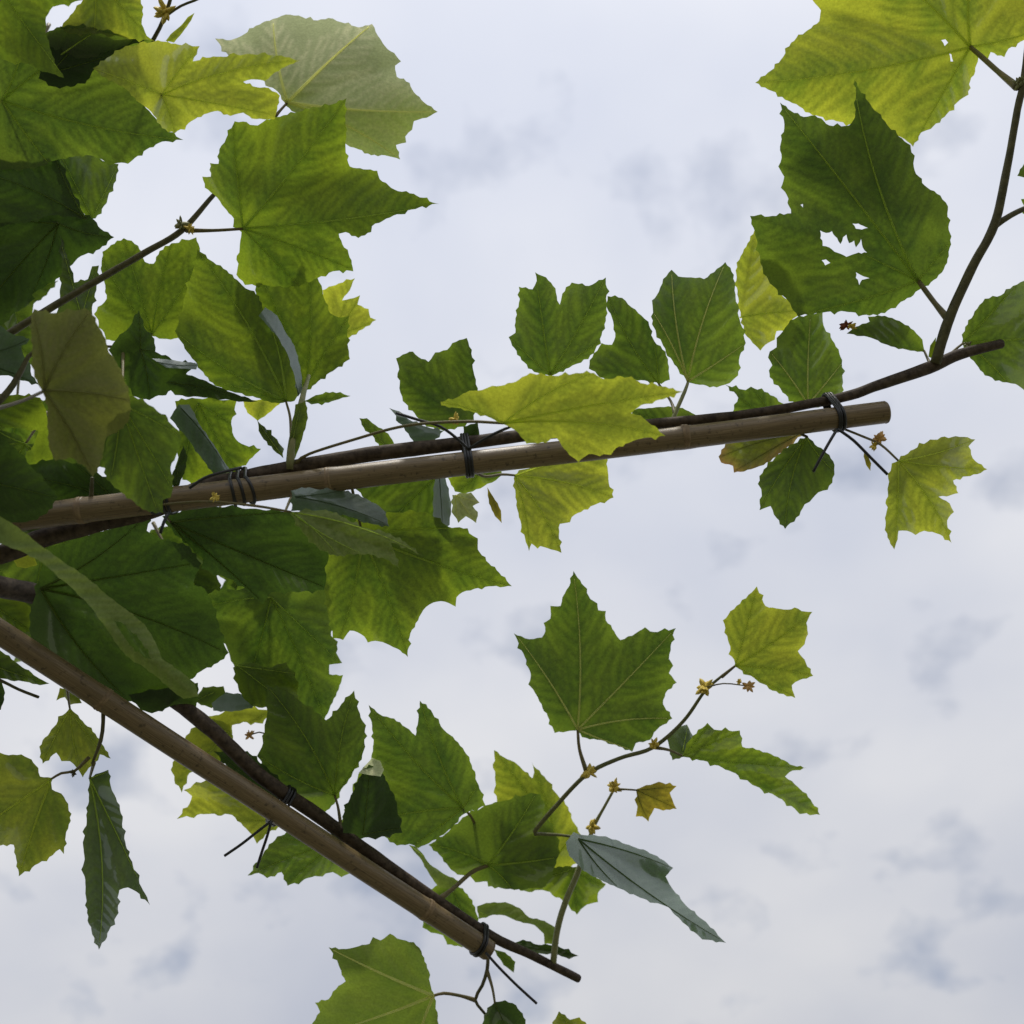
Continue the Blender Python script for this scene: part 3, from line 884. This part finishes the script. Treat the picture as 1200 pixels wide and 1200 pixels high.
L('m', .945, (1083, 411), "1084,413 1067,411 1044,406 1021,396 992,391 1002,383 1019,377 1017,371 1037,370 1054,376 1071,387 1081,398", "993,391", (.2, .5), "1087,420 1092,430", rough=.5)
L('m', .965, (1129, 402), "1127,402 1131,383 1142,365 1154,350 1173,346 1187,335 1200,329 1240,320 1270,370 1260,430 1230,470 1200,457 1190,450 1175,448 1154,440 1144,427 1137,420", "1265,390 1190,336 1180,448", (.2, .4), "1118,411 1106,424", vw=1.6)
L('m', .93, (1225, 198), "1192,206 1200,192 1215,183 1240,190 1245,215 1215,215 1200,208", "1193,205", (.2, .3), "1230,235")
L('b', .935, (1090, 420), "1088,418 1090,405 1097,395 1096,408 1092,420", "", (.2, .3), rough=0)
L('m', 1.03, (1235, 40), "1146,68 1160,35 1180,0 1200,-40 1270,-25 1262,50 1205,44 1182,55 1177,64 1163,60", "1148,66 1200,-38", (.1, .3))
# ---- beneath the upper cane
L('d', .945, (200, 612), "190,605 240,592 300,596 345,600 372,625 387,650 386,692 350,694 318,694 308,708 290,692 265,677 236,666 238,655 222,640 205,627", "385,690 308,706 238,660 345,600", (.0, .35), 'auto', vw=1.4)
L('q', .845, (341, 600), "338,600 382,597 405,607 430,619 457,625 475,635 497,652 480,644 458,636 463,648 468,666 452,655 435,650 415,650 395,652 375,645 355,625", "496,651 467,664 395,650", (.1, -.3), "300,593 244,588 192,591 110,600", crease=.4, label='pale olive leaf ending in a thin curled beak')
L('b', .935, (425, 628), "455,600 500,600 525,617 548,619 550,625 560,631 560,644 573,660 585,671 600,687 577,687 556,690 542,694 535,700 534,711 521,705 508,706 496,715 490,727 481,742 478,770 465,760 452,754 440,751 431,753 427,746 419,741 410,739 402,750 390,748 384,720 380,690 385,640 420,605", "599,687 478,769 548,620 398,748", (.0, .4), 'auto', vw=1.6, crease=.3, label='broad green leaf with two long points below the longer cane')
L('m', .955, (512, 560), "415,572 460,556 514,553 514,590 512,615 526,642 480,652 455,622 452,608 436,590", "526,640 420,573 455,615", (.1, .3))
L('g', .925, (515, 558), "510,556 522,560 529,590 527,615 518,622 509,612 507,590", "519,620", (1.4, -.3), rough=.4)
L('g', .875, (346, 582), "341,575 362,571 400,574 420,579 440,590 452,600 456,617 435,614 410,606 385,599 341,599", "455,615 400,575", (.9, -.4), crease=.35)
L('b', .955, (560, 556), "525,560 556,552 588,548 588,557 581,563 567,570 554,576 544,579 533,576", "534,576 587,556", (.1, .5), "558,545")
L('p', .94, (534, 580), "530,580 552,577 562,589 554,593 560,600 558,613 546,605 537,613 529,600", "558,612 562,589 537,612", (.3, .0), vw=1.0, label='tiny unfolding leaf')
L('z', .94, (573, 571), "571,571 578,582 587,598 588,613 580,605 573,590", "588,612", (.3, .1), rough=.4)
L('m', .93, (557, 500), "464,420 480,412 484,412 490,418 502,424 510,413 524,410 530,402 547,396 553,410 556,440 560,455 560,480 545,500 520,505 500,500 488,488 472,470 468,455", "547,397 481,413 465,440 558,470", (.2, .2), crease=.25)
L('g', .925, (520, 512), "456,478 468,482 480,492 500,500 520,505 508,518 486,520 475,505", "458,479", (.7, -.8), vw=.9)
L('m', .925, (450, 520), "421,490 430,490 440,498 455,508 462,520 445,524 436,510 428,505", "422,490", (.3, .3), rough=.8)
L('d', .91, (548, 515), "543,500 560,495 562,510 555,520 545,517", "560,498", (.2, .3), rough=.4)
# ---- dark mass on the left
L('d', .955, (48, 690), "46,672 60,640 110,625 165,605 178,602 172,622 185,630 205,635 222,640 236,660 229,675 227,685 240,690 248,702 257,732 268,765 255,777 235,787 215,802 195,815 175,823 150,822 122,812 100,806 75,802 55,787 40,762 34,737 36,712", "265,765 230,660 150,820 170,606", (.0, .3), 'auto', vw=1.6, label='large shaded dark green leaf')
L('e', .80, (-40, 612), "-60,595 0,605 20,617 45,637 70,655 100,675 125,697 145,712 170,732 182,752 190,772 212,787 228,800 233,816 215,819 200,808 185,794 165,779 157,776 142,762 127,740 107,712 82,687 50,660 25,646 0,637 -60,625", "230,815", (.3, .3), holes=[pairs("133,727 142,729 152,738 166,752 178,773 168,770 152,756 142,742")], crease=.5, rough=.35, vw=2.0, label='long drooping leaf seen edge-on')
L('m', 1.06, (318, 700), "236,696 265,690 315,690 350,688 385,690 390,720 388,745 396,752 394,765 401,777 386,779 386,790 402,791 397,808 390,823 380,844 350,832 320,818 290,802 275,782 267,762 257,740 250,717", "380,842 290,800 400,778 245,710", (.0, .3), 'auto')
L('b', 1.03, (278, 780), "273,782 290,776 315,782 335,776 350,800 345,835 320,830 295,828 280,810", "344,832 350,790", (.1, .2))
L('d', .985, (192, 835), "150,814 196,806 232,800 232,820 226,838 205,826 178,836 165,832", "232,806", (.1, .3), rough=.6)
# ---- around the lower cane
L('m', 1.015, (392, 932), "312,802 337,810 350,820 375,837 382,844 400,825 415,809 420,832 425,845 429,850 428,875 424,890 412,910 400,925 392,942 380,953 360,945 350,938 332,925 312,905 301,886 307,875 310,850", "415,810 312,803 303,886 428,870", (.0, .35), "396,945 400,972")
L('m', 1.03, (542, 947), "432,826 445,837 462,842 475,852 487,862 490,845 492,821 505,832 520,855 537,870 550,887 553,897 561,920 569,944 542,955 530,970 520,978 503,988 490,994 480,989 465,991 450,980 425,978 402,975 400,962 410,937 420,907 435,890 437,875 436,855", "433,827 493,822 402,972 485,990 560,918", (.0, .35), "552,957 561,976", vw=1.5, pet_end=1.11)
L('d', 1.005, (425, 978), "402,976 401,957 411,932 420,912 432,896 446,902 455,918 465,940 472,976 440,984", "433,897 470,970", (.4, .1))
L('p', 1.0, (437, 905), "420,906 430,895 436,888 446,892 450,902 446,910 432,908", "", (.2, -1.2), rough=.4)
L('y', 1.125, (655, 1000), "579,879 590,887 603,893 609,898 624,912 626,905 623,893 638,910 653,931 666,946 671,962 677,970 683,990 676,1012 660,1018 650,1025 630,1012 600,992 582,945 580,912", "579,880 623,893 677,972", (.1, .3))
L('m', 1.085, (572, 1014), "568,944 580,940 592,938 622,929 633,931 641,955 656,985 652,1012 640,1038 634,1041 620,1041 603,1043 588,1041 572,1039 571,1033 557,1034 551,1027 536,1025 526,1016 515,1002 502,990 522,977 542,958", "628,930 504,990 652,1005 600,1042", (.1, .3), "553,1022 530,1042 510,1057", petw=2.6, vw=1.5)
L('b', 1.15, (672, 1018), "600,1036 615,1028 636,1022 655,1015 680,1015 697,1026 710,1036 701,1046 701,1057 688,1060 684,1063 676,1072 659,1055 636,1043 610,1044", "676,1070 605,1038 709,1037", (.1, .3))
L('g', 1.04, (678, 983), "663,987 672,975 680,978 710,980 737,990 770,1003 789,1017 780,1027 787,1040 803,1060 827,1080 851,1105 823,1101 800,1081 783,1063 750,1052 723,1040 707,1033 683,1020 667,1003", "850,1104 788,1017 725,1040", (.9, -.9), "684,984 690,985", crease=.3, vw=1.0, rough=.5, label='grey-green waxy leaf pointing down to a long tip', pet_end=1.06)
L('m', 1.105, (530, 1040), "502,1043 515,1036 535,1037 548,1048 557,1063 562,1085 556,1110 541,1110 524,1107 519,1096 505,1093 495,1087 496,1078 503,1060", "500,1085 555,1105", (.2, .3))
L('e', 1.09, (482, 992), "479,990 488,992 504,1013 520,1024 542,1034 530,1042 514,1040 504,1026 494,1008", "530,1038", (.3, -.4), rough=.4)
L('q', 1.12, (560, 1068), "559,1062 570,1058 592,1057 609,1064 620,1075 638,1079 651,1087 655,1106 638,1106 637,1094 626,1084 605,1079 592,1073 578,1072 561,1077", "645,1095", (.3, -.3), rough=.6, vw=1.0)
L('d', 1.10, (640, 1114), "602,1105 613,1101 630,1107 653,1108 678,1120 667,1124 650,1118 627,1118 610,1113", "604,1106 677,1121", (.1, .5), rough=.8)
L('m', 1.09, (582, 1114), "578,1112 592,1116 604,1127 602,1140 590,1131", "602,1138", (.1, .3), rough=.5)
L('q', 1.04, (508, 1167), "385,1110 401,1112 416,1110 433,1106 437,1098 446,1102 457,1094 470,1101 485,1104 494,1115 500,1130 505,1156 511,1173 514,1200 515,1240 470,1282 400,1272 352,1232 366,1199 375,1186 369,1175 385,1171 390,1162 405,1150 398,1134", "386,1111 366,1215 484,1105 480,1278", (-.1, .25), "520,1164 540,1167 557,1172", vein='p', vw=2.2, petw=1.9, crease=.28, label='pale underside of a leaf with yellow veins at the hanging stalk')
L('d', 1.04, (580, 1176), "571,1181 580,1174 592,1172 605,1178 616,1195 620,1230 577,1238 565,1200", "600,1235", (.1, .3), "577,1158 571,1138")
L('y', 1.06, (672, 1215), "655,1185 668,1195 679,1192 692,1205 676,1222 652,1212 647,1198", "656,1187", (.1, .3), "668,1240")
# ---- open shoot on the right
L('m', 1.04, (677, 855), "672,669 680,680 692,702 700,707 701,715 710,716 710,727 720,740 727,750 745,742 756,735 762,740 792,736 786,762 784,772 789,780 784,789 793,800 780,812 777,825 788,842 770,855 762,867 745,871 741,881 725,875 700,867 682,864 677,856 665,857 650,859 642,840 632,822 627,812 619,802 622,790 615,770 602,742 620,749 635,747 639,740 637,730 645,725 645,710 657,710 659,700 667,687", "672,671 791,737 604,743 742,879 786,842", (.1, .25), "679,878 687,904", vein='p', vw=1.35, petw=2.0, label='upright five-pointed leaf with pale veins in the open sky')
L('y', 1.0, (862, 780), "887,687 897,710 910,713 952,717 945,730 947,743 943,755 935,763 943,773 953,792 937,797 928,803 932,818 913,813 890,800 862,781 853,750 847,727 863,710 877,697", "887,689 951,718 951,791 930,815", (.1, .25), "846,793", vw=1.3, label='yellow-green leaf at the very tip of the open shoot')
L('b', 1.02, (800, 886), "800,886 804,872 812,862 829,847 837,855 867,856 870,875 890,879 912,887 930,897 946,900 925,905 920,910 935,922 950,937 961,955 937,954 912,935 882,920 850,902 820,891", "960,953 945,900 866,857 830,849", (.1, .6), "784,879 767,876", crease=.3)
L('m', 1.045, (800, 880), "781,862 792,852 805,849 812,862 804,886 788,891 784,875", "806,850", (.4, -.6), rough=.8)
L('z', 1.04, (746, 926), "745,925 757,920 772,916 793,921 785,929 788,937 793,948 777,950 767,947 764,953 760,963 753,957 745,957", "760,961 792,947 790,922", (.1, .2), "733,925 720,925", vw=1.0, petw=1.2, label='tiny bronze leaf on a hair-thin stalk')
# ---- lower left
L('y', .95, (60, 913), "0,882 10,885 25,884 37,890 45,900 47,910 60,912 61,925 72,930 80,942 83,962 77,980 75,1001 70,995 62,1002 45,1012 22,1027 19,1007 16,990 0,991 -50,1000 -75,940 -40,890", "22,1026 78,990 -50,990 10,886", (.1, .1), "72,906 88,903 104,888", vw=1.5, label='broad yellow-green leaf hanging left of the narrow dark one')
L('y', .955, (82, 831), "82,829 97,845 112,860 122,875 130,889 117,884 115,891 104,900 97,911 90,900 82,892 72,892 66,882 50,895 46,875 60,855", "97,910 129,888 51,893", (.0, -.2), "80,818 79,806", petw=1.4)
L('m', .93, (105, 912), "127,902 130,922 136,935 144,957 147,987 155,1010 170,1047 176,1061 160,1045 150,1040 140,1043 139,1070 128,1090 116,1113 108,1095 102,1070 100,1047 97,987 101,955 104,935 105,912 112,907", "116,1111 175,1059 127,904", (.8, -.8), "110,894", crease=.4, label='narrow dark leaf hanging straight down')
L('b', 1.0, (-15, 705), "-40,694 15,696 38,712 38,742 20,738 0,727 -40,712", "36,740", (.1, .3))
L('m', .985, (-20, 775), "-40,755 0,762 20,777 50,797 58,801 47,803 30,799 0,795 -40,790", "57,801", (.1, .3), rough=.5)
L('y', 1.0, (78, 805), "66,821 70,806 90,806 96,824 82,826 76,817", "96,823", (.1, .3))
L('d', .97, (-5, 812), "-20,800 2,798 6,812 1,832 -20,835", "2,830", (.1, .3))
L('y', 1.055, (268, 858), "200,902 206,885 218,862 232,848 250,842 270,850 274,875 262,895 240,900 222,906 213,929", "213,927 234,848", (.2, .2))
L('Y', 1.06, (322, 962), "207,960 222,942 225,933 215,926 243,913 290,930 325,962 330,968 315,975 301,989 295,978 285,968 272,955 243,954", "208,960 243,914 301,987", (.1, .3), "336,962")
L('m', 1.06, (405, 985), "290,1026 310,997 325,980 345,972 400,976 420,983 441,998 437,1008 425,1022 413,1023 400,1028 390,1022 365,1028 337,1038 330,1022 313,1029 303,1023", "291,1026 338,1036 325,981 436,1008", (.1, .35), 'auto')
L('g', 1.035, (300, 822), "248,824 265,811 300,816 296,830 272,834 250,833", "250,828", (.2, -1.4), rough=.5)
L('Y', 1.07, (312, 836), "240,840 285,830 316,832 308,848 285,846 272,850 271,870 255,872", "255,868", (.1, .3))
L('d', 1.02, (340, 938), "250,880 290,880 312,898 338,925 342,942 310,932 268,902", "252,882", (.1, .3))
L('m', 1.05, (250, 812), "228,822 238,805 262,804 266,818 248,830", "230,821", (.1, .3), rough=.6)
L('Y', .99, (35, 645), "15,655 30,648 40,652 44,662 30,666 20,664", "", (.1, .2), rough=.3)


# ---- the rest of the crown outside the picture and behind the dense left side
GEN = [(0, 0), (.10, -.06), (.30, -.02), (.52, .02), (.44, .12), (.46, .26), (.60, .36), (.84, .56), (.62, .58), (.44, .54), (.36, .60), (.34, .74),
       (.20, .86), (0, 1.12)]
GEN = GEN + [(-x, y) for x, y in GEN[-2:0:-1]]


def generic(mat, x, y, t, size, ang, slope, pet='auto'):
    ca, sa = math.cos(ang), math.sin(ang)
    f = lambda p: (x + size * (p[0] * ca - p[1] * sa), y + size * (p[0] * sa + p[1] * ca))
    return make_leaf(mat, t, f((0, 0)), [f(p) for p in GEN], [f(p) for p in ((0, 1.1), (.82, .55), (-.82, .55), (.5, .02), (-.5, .02))], slope, [f((.02, -.25)), f((.05, -.5))] if pet == 'short' else pet, pet_end=t + .02 if pet == 'short' else None)


rg = random.Random(21)
for (x, y, t, s) in [(-70, 150, 1.0, 120), (-150, 300, .95, 130), (-120, 20, .97, 120), (-200, 480, .9, 120), (-130, 900, 1.0, 120), (-160, 760, .95, 110),
                     (-230, 640, .88, 120), (-90, -110, 1.0, 120), (120, -130, 1.0, 110), (-260, 200, 1.0, 120), (-110, 1090, 1.02, 110),
                     (1310, 140, .95, 110), (1300, 300, .97, 110), (1250, -120, .95, 110)]:
    generic(rg.choice('mbmy'), x, y, t, s, rg.uniform(0, 6.28), (rg.uniform(-.2, .2), rg.uniform(.2, .5)))
for (x, y, t, s, a) in [(10, 140, 1.06, 95, .2), (20, 240, 1.10, 90, 1.2), (100, 560, 1.05, 80, 1.8), (30, 520, 1.08, 90, .5), (120, 660, 1.08, 105, .0), (200, 650, 1.10, 85, -.6), (330, 610, 1.06, 75, .3), (100, 700, 1.14, 100, .2),
                        (40, 70, 1.12, 90, .3), (10, 330, 1.08, 70, .8), (60, 620, 1.12, 110, .2), (170, 630, 1.16, 100, -.4), (20, 470, 1.15, 90, 0), (60, 150, 1.18, 90, 0), (130, 500, 1.12, 70, -.4),
                        (20, 640, 1.2, 110, -.3), (260, 610, 1.13, 75, -.2), (300, 640, 1.18, 80, -.3), (110, 440, 1.16, 75, -.5), (400, 600, 1.10, 65, 0),
                        (60, 690, 1.25, 100, -.5), (150, 680, 1.22, 100, .3), (210, 700, 1.2, 70, .1), (-40, 560, 1.1, 110, 0), (0, 200, 1.2, 120, -.2), (60, 560, 1.2, 90, 0), (-30, 350, 1.15, 100, -.8)]:
    generic('m', x, y, t, s, a, (rg.uniform(-.1, .1), rg.uniform(.3, .5)), 'short')


# ------------------------------------------------------------------ buds with their scales
def bud(x, y, t, r, mat, n=15, spread=1.0):
    rng = random.Random(int(x * 7 + y))
    c = place(x, y, t)
    R = r * t / FPX
    V, F = [], []
    for k in range(n):
        d = Vector((rng.gauss(0, 1), rng.gauss(0, 1), rng.gauss(0.2, 1))).normalized()
        side = d.cross(Vector((.3, .5, .8))).normalized()
        up = d.cross(side)
        ln, w = R * rng.uniform(.8, 1.35), R * rng.uniform(.2, .36)
        b = len(V)
        for s, q in ((0, .35), (.35, 1.0), (.75, .7), (1.0, .08)):
            for a in range(4):
                an = a * math.pi / 2
                V.append(c * 0 + d * ln * s + side * (math.cos(an) * w * q) + up * (math.sin(an) * w * q * .5 + ln * .15 * s * s * spread))
        for i in range(3):
            for a in range(4):
                a2 = (a + 1) % 4
                F.append((b + i * 4 + a, b + i * 4 + a2, b + i * 4 + 4 + a2, b + i * 4 + 4 + a))
        F.append((b + 12, b + 13, b + 14, b + 15))
    o = link('bud', mesh('bud', V, F), mat)
    o.location = c
    o.parent = TREE
    o.matrix_parent_inverse = TREE.matrix_basis.inverted()
    return o


for a in [(690, 905, 1.04, 9, M_BUD), (766, 872, 1.03, 7, M_BUD), (826, 806, 1.02, 11, M_BUD), (877, 804, 1.0, 7, M_BUDR), (866, 799, 1.01, 4, M_BUD),
          (719, 922, 1.055, 9, M_BUD), (693, 969, 1.075, 9, M_BUD), (1030, 514, .905, 8, M_BUDR), (1024, 522, .905, 6, M_BUD),
          (194, 14, .975, 13, M_BUD), (212, 263, .945, 9, M_TWIG), (222, 268, .945, 7, M_BUD), (157, 402, .905, 8, M_BUD), (533, 492, .865, 8, M_BUD),
          (545, 470, .90, 6, M_TWIG), (252, 582, .825, 6, M_BUD), (997, 382, .935, 6, M_BUD), (992, 381, .935, 7, M_GALL), (86, 906, .935, 4, M_SHOOT),
          (292, 862, 1.03, 6, M_BUDR), (1134, 404, .95, 5, M_TWIG), (1195, 98, .905, 8, M_TWIG)]:
    bud(*a)
# the little stalk between the two buds of the end shoot
limb('shoot', [(316, 862, 1.04), (304, 858, 1.035), (292, 862, 1.03)], [.9, .8, .8], M_SHOOT, 6)
limb('shoot', [(826, 806, 1.02), (848, 801, 1.01), (877, 804, 1.0)], [1.1, .9, .8], M_SHOOT, 6)

# ------------------------------------------------------------------ bamboo canes
def cane(axis, x0, x1, r0, r1, nodes, label):
    """axis(x) -> (x, y, t); straight culm with raised nodes and a hollow cut end"""
    A, B = place(*axis(x0)), place(*axis(x1))
    root = empty('bamboo_cane', A, label, 'cane', 'bamboo canes of the training frame')
    d = (B - A).normalized()
    Ltot = (B - A).length
    s1 = d.cross(Vector((0, 0, 1))).normalized()
    s2 = s1.cross(d)
    ns, SID = 140, 28
    nd = sorted(((place(*axis(x)) - A).dot(d)) for x in nodes)
    V, F, at = [], [], []
    for i in range(ns + 1):
        l = Ltot * i / ns
        r = r0 + (r1 - r0) * i / ns
        for q in nd:
            r *= 1 + 0.05 * math.exp(-((l - q) / 0.006) ** 2)
        wav = 0.0012 * noise.noise(Vector((l * 6, r0 * 900, 0)))
        for k in range(SID):
            a = 2 * math.pi * k / SID
            rr = r * (1 + .012 * noise.noise(Vector((math.cos(a) * 2, math.sin(a) * 2, l * 8))))
            V.append(d * l + s1 * (math.cos(a) * rr + wav) + s2 * (math.sin(a) * rr))
            at.append((l * 1.0, math.cos(a), math.sin(a)))
    for i in range(ns):
        for k in range(SID):
            k2 = (k + 1) % SID
            F.append((i * SID + k, i * SID + k2, (i + 1) * SID + k2, (i + 1) * SID + k))
    F.append(tuple(range(SID - 1, -1, -1)))
    me = mesh('culm', V, F)
    a = me.attributes.new('along', 'FLOAT_VECTOR', 'POINT')
    a.data.foreach_set('vector', np.array(at, np.float32).ravel())
    o = link('culm', me, M_CANE); o.location = A
    o.parent = root; o.matrix_parent_inverse = root.matrix_basis.inverted()
    # sawn end: ring of wood and a short bore
    V, F = [], []
    for j, (q, dl) in enumerate(((1.0, 0.0), (.96, .0012), (.45, .0012), (.40, -.012), (.02, -.012))):
        for k in range(SID):
            a = 2 * math.pi * k / SID
            V.append(d * (Ltot + dl) + s1 * (math.cos(a) * r1 * q) + s2 * (math.sin(a) * r1 * q))
    for j in range(4):
        for k in range(SID):
            k2 = (k + 1) % SID
            F.append((j * SID + k, j * SID + k2, (j + 1) * SID + k2, (j + 1) * SID + k))
    o = link('cut_end', mesh('cut_end', V, F), M_CUT); o.location = A
    o.parent = root; o.matrix_parent_inverse = root.matrix_basis.inverted()
    for q in nd:
        r = (r0 + (r1 - r0) * q / Ltot) * 1.045
        V, F = [], []
        prof = ((-.0028, .985), (-.0016, 1.03), (-.0004, 1.045), (.0004, 1.0), (.0012, 1.035), (.0022, 1.02), (.0032, .985))
        for dl, m_ in prof:
            for k in range(SID):
                a = 2 * math.pi * k / SID
                V.append(d * (q + dl + .0006 * math.sin(a)) + s1 * (math.cos(a) * r * m_) + s2 * (math.sin(a) * r * m_))
        for j in range(len(prof) - 1):
            for k in range(SID):
                k2 = (k + 1) % SID
                F.append((j * SID + k, j * SID + k2, (j + 1) * SID + k2, (j + 1) * SID + k))
        o = link('node', mesh('node', V, F), M_NODE); o.location = A
        o.parent = root; o.matrix_parent_inverse = root.matrix_basis.inverted()
    return root


px = lambda w, t: w * t / FPX
cane(UC, -190, 1037, px(15.5, .85), px(13.2, .92), [-90, 95, 385, 802], 'longer bamboo cane carrying the upper limb, pale sawn end in the open sky')
cane(LC, -190, 572, px(14.5, .87), px(12.0, 1.06), [-100, 120, 498], 'shorter bamboo cane slanting down beside the hanging leaves')


# ------------------------------------------------------------------ black ties
def hull(pts):
    pts = sorted(pts)
    def half(ps):
        h = []
        for p in ps:
            while len(h) > 1 and (h[-1][0] - h[-2][0]) * (p[1] - h[-2][1]) - (h[-1][1] - h[-2][1]) * (p[0] - h[-2][0]) <= 0:
                h.pop()
            h.append(p)
        return h
    a, b = half(pts), half(pts[::-1])
    return a[:-1] + b[:-1]


def tie(axis, x, rc, limb_path, limb_w, ends, label, turns=((0.0, 0.0),), wr=1.6, with_limb=True):
    """wire wound round cane and limb at pixel column X, knotted, with loose ENDS (pixel paths with distance)"""
    C = place(*axis(x))
    d = (place(*axis(x + 20)) - place(*axis(x - 20))).normalized()
    P3, R3 = spline(*px_path(limb_path, limb_w), 0.004)
    S, rs = min(zip(P3, R3), key=lambda q: abs((q[0] - C).dot(d)))
    u = d.cross(Vector((0, 0, 1))).normalized(); w = u.cross(d)
    t = axis(x)[2]
    wrm = wr * t / FPX
    root = empty('wire_tie', C, label, 'tie', 'black wire ties')
    for off, skew in turns:
        pts = []
        for k in range(24):
            a = 2 * math.pi * k / 24
            pts.append((math.cos(a) * (rc + wrm * .9), math.sin(a) * (rc + wrm * .9)))
            if with_limb:
                q = S - C
                pts.append((q.dot(u) + math.cos(a) * (rs + wrm * .9), q.dot(w) + math.sin(a) * (rs + wrm * .9)))
        H = hull(pts)
        m_ = len(H)
        loop = [C + u * a + w * b + d * (off * t / FPX + skew * t / FPX * math.sin(2 * math.pi * i / m_)) for i, (a, b) in enumerate(H)]
        loop.append(loop[0].copy()); loop.append(loop[1].copy())
        v, f = tube_data(loop, [wrm] * len(loop), 7, False)
        o = link('loop', mesh('loop', [p - C for p in v], f), M_TIE); o.location = C
        o.parent = root; o.matrix_parent_inverse = root.matrix_basis.inverted()
    for e in ends:
        pts, rad = px_path(e, [wr * .95] * len(e))
        v, f = tube_data(*spline(pts, rad, 0.004), 7)
        o = link('loose_end', mesh('loose_end', [p - C for p in v], f), M_TIE); o.location = C
        o.parent = root; o.matrix_parent_inverse = root.matrix_basis.inverted()
    return root


up_path = [(x, y, UC(x)[2] + (0.020 if x < 250 else 0.015)) for x, y, w in up_xy]
up_w = [w for *_, w in up_xy]
lo_path = [(x, y, t) for x, y, w, t in lo_xy]
lo_w = [w for x, y, w, t in lo_xy]
RU = lambda x: px(15.5, .85) + (px(13.2, .92) - px(15.5, .85)) * (x + 190) / 1227
RL = lambda x: px(14.5, .87) + (px(12.0, 1.06) - px(14.5, .87)) * (x + 190) / 762
tie(UC, 549, RU(549), up_path, up_w, [[(549, 527, .872), (538, 516, .868), (516, 500, .866), (490, 492, .866), (464, 484, .868)], [(549, 527, .872), (560, 519, .868), (580, 508, .862), (598, 500, .858)]],
    'black wire tie on the longer cane beside a big yellow leaf, ends pointing up', ((-3.2, 0), (0, .5), (3.2, 0)), 1.9)
tie(UC, 981, RU(981), up_path, up_w, [[(981, 503, .896), (972, 518, .892), (962, 536, .89), (953, 553, .89)], [(982, 503, .896), (1000, 516, .894), (1020, 536, .892), (1040, 556, .892)]],
    'black wire tie by the sawn cane end with two ends hanging like a V', ((-3.0, .8), (0, -.5), (3.0, .8)), 1.9)
tie(UC, 281, RU(281), up_path, up_w, [[(283, 548, .86), (262, 553, .85), (240, 560, .845), (222, 572, .845)]],
    'black wire tie wound round the longer cane below the upright shoot', ((-9, 4), (0, 6), (9, 9)), 2.0)
tie(UC, 196, RU(196), up_path, up_w, [[(190, 599, .85), (184, 602, .845), (177, 600, .842)], [(198, 600, .85), (192, 612, .845), (188, 625, .842)]],
    'black wire tie on the longer cane above a small sky gap among dark leaves', ((-2, 0), (2, 1)), 2.0)
tie(LC, 325, RL(325), lo_path, lo_w, [[(318, 962, .975), (300, 976, .97), (282, 990, .968), (263, 1003, .966)], [(318, 962, .975), (313, 980, .972), (307, 998, .97), (301, 1017, .968)]],
    'black wire tie near the middle of the shorter cane, two straight ends hanging', ((-4.5, 1), (-1, 0), (3, 1)), 1.8)
tie(LC, 561, RL(561), lo_path, lo_w, [[(569, 1116, 1.045), (585, 1134, 1.04), (606, 1155, 1.04), (629, 1176, 1.04)]],
    'black wire tie at the end of the shorter cane, one long straight end', ((-2, 1), (2, 1)), 1.7)
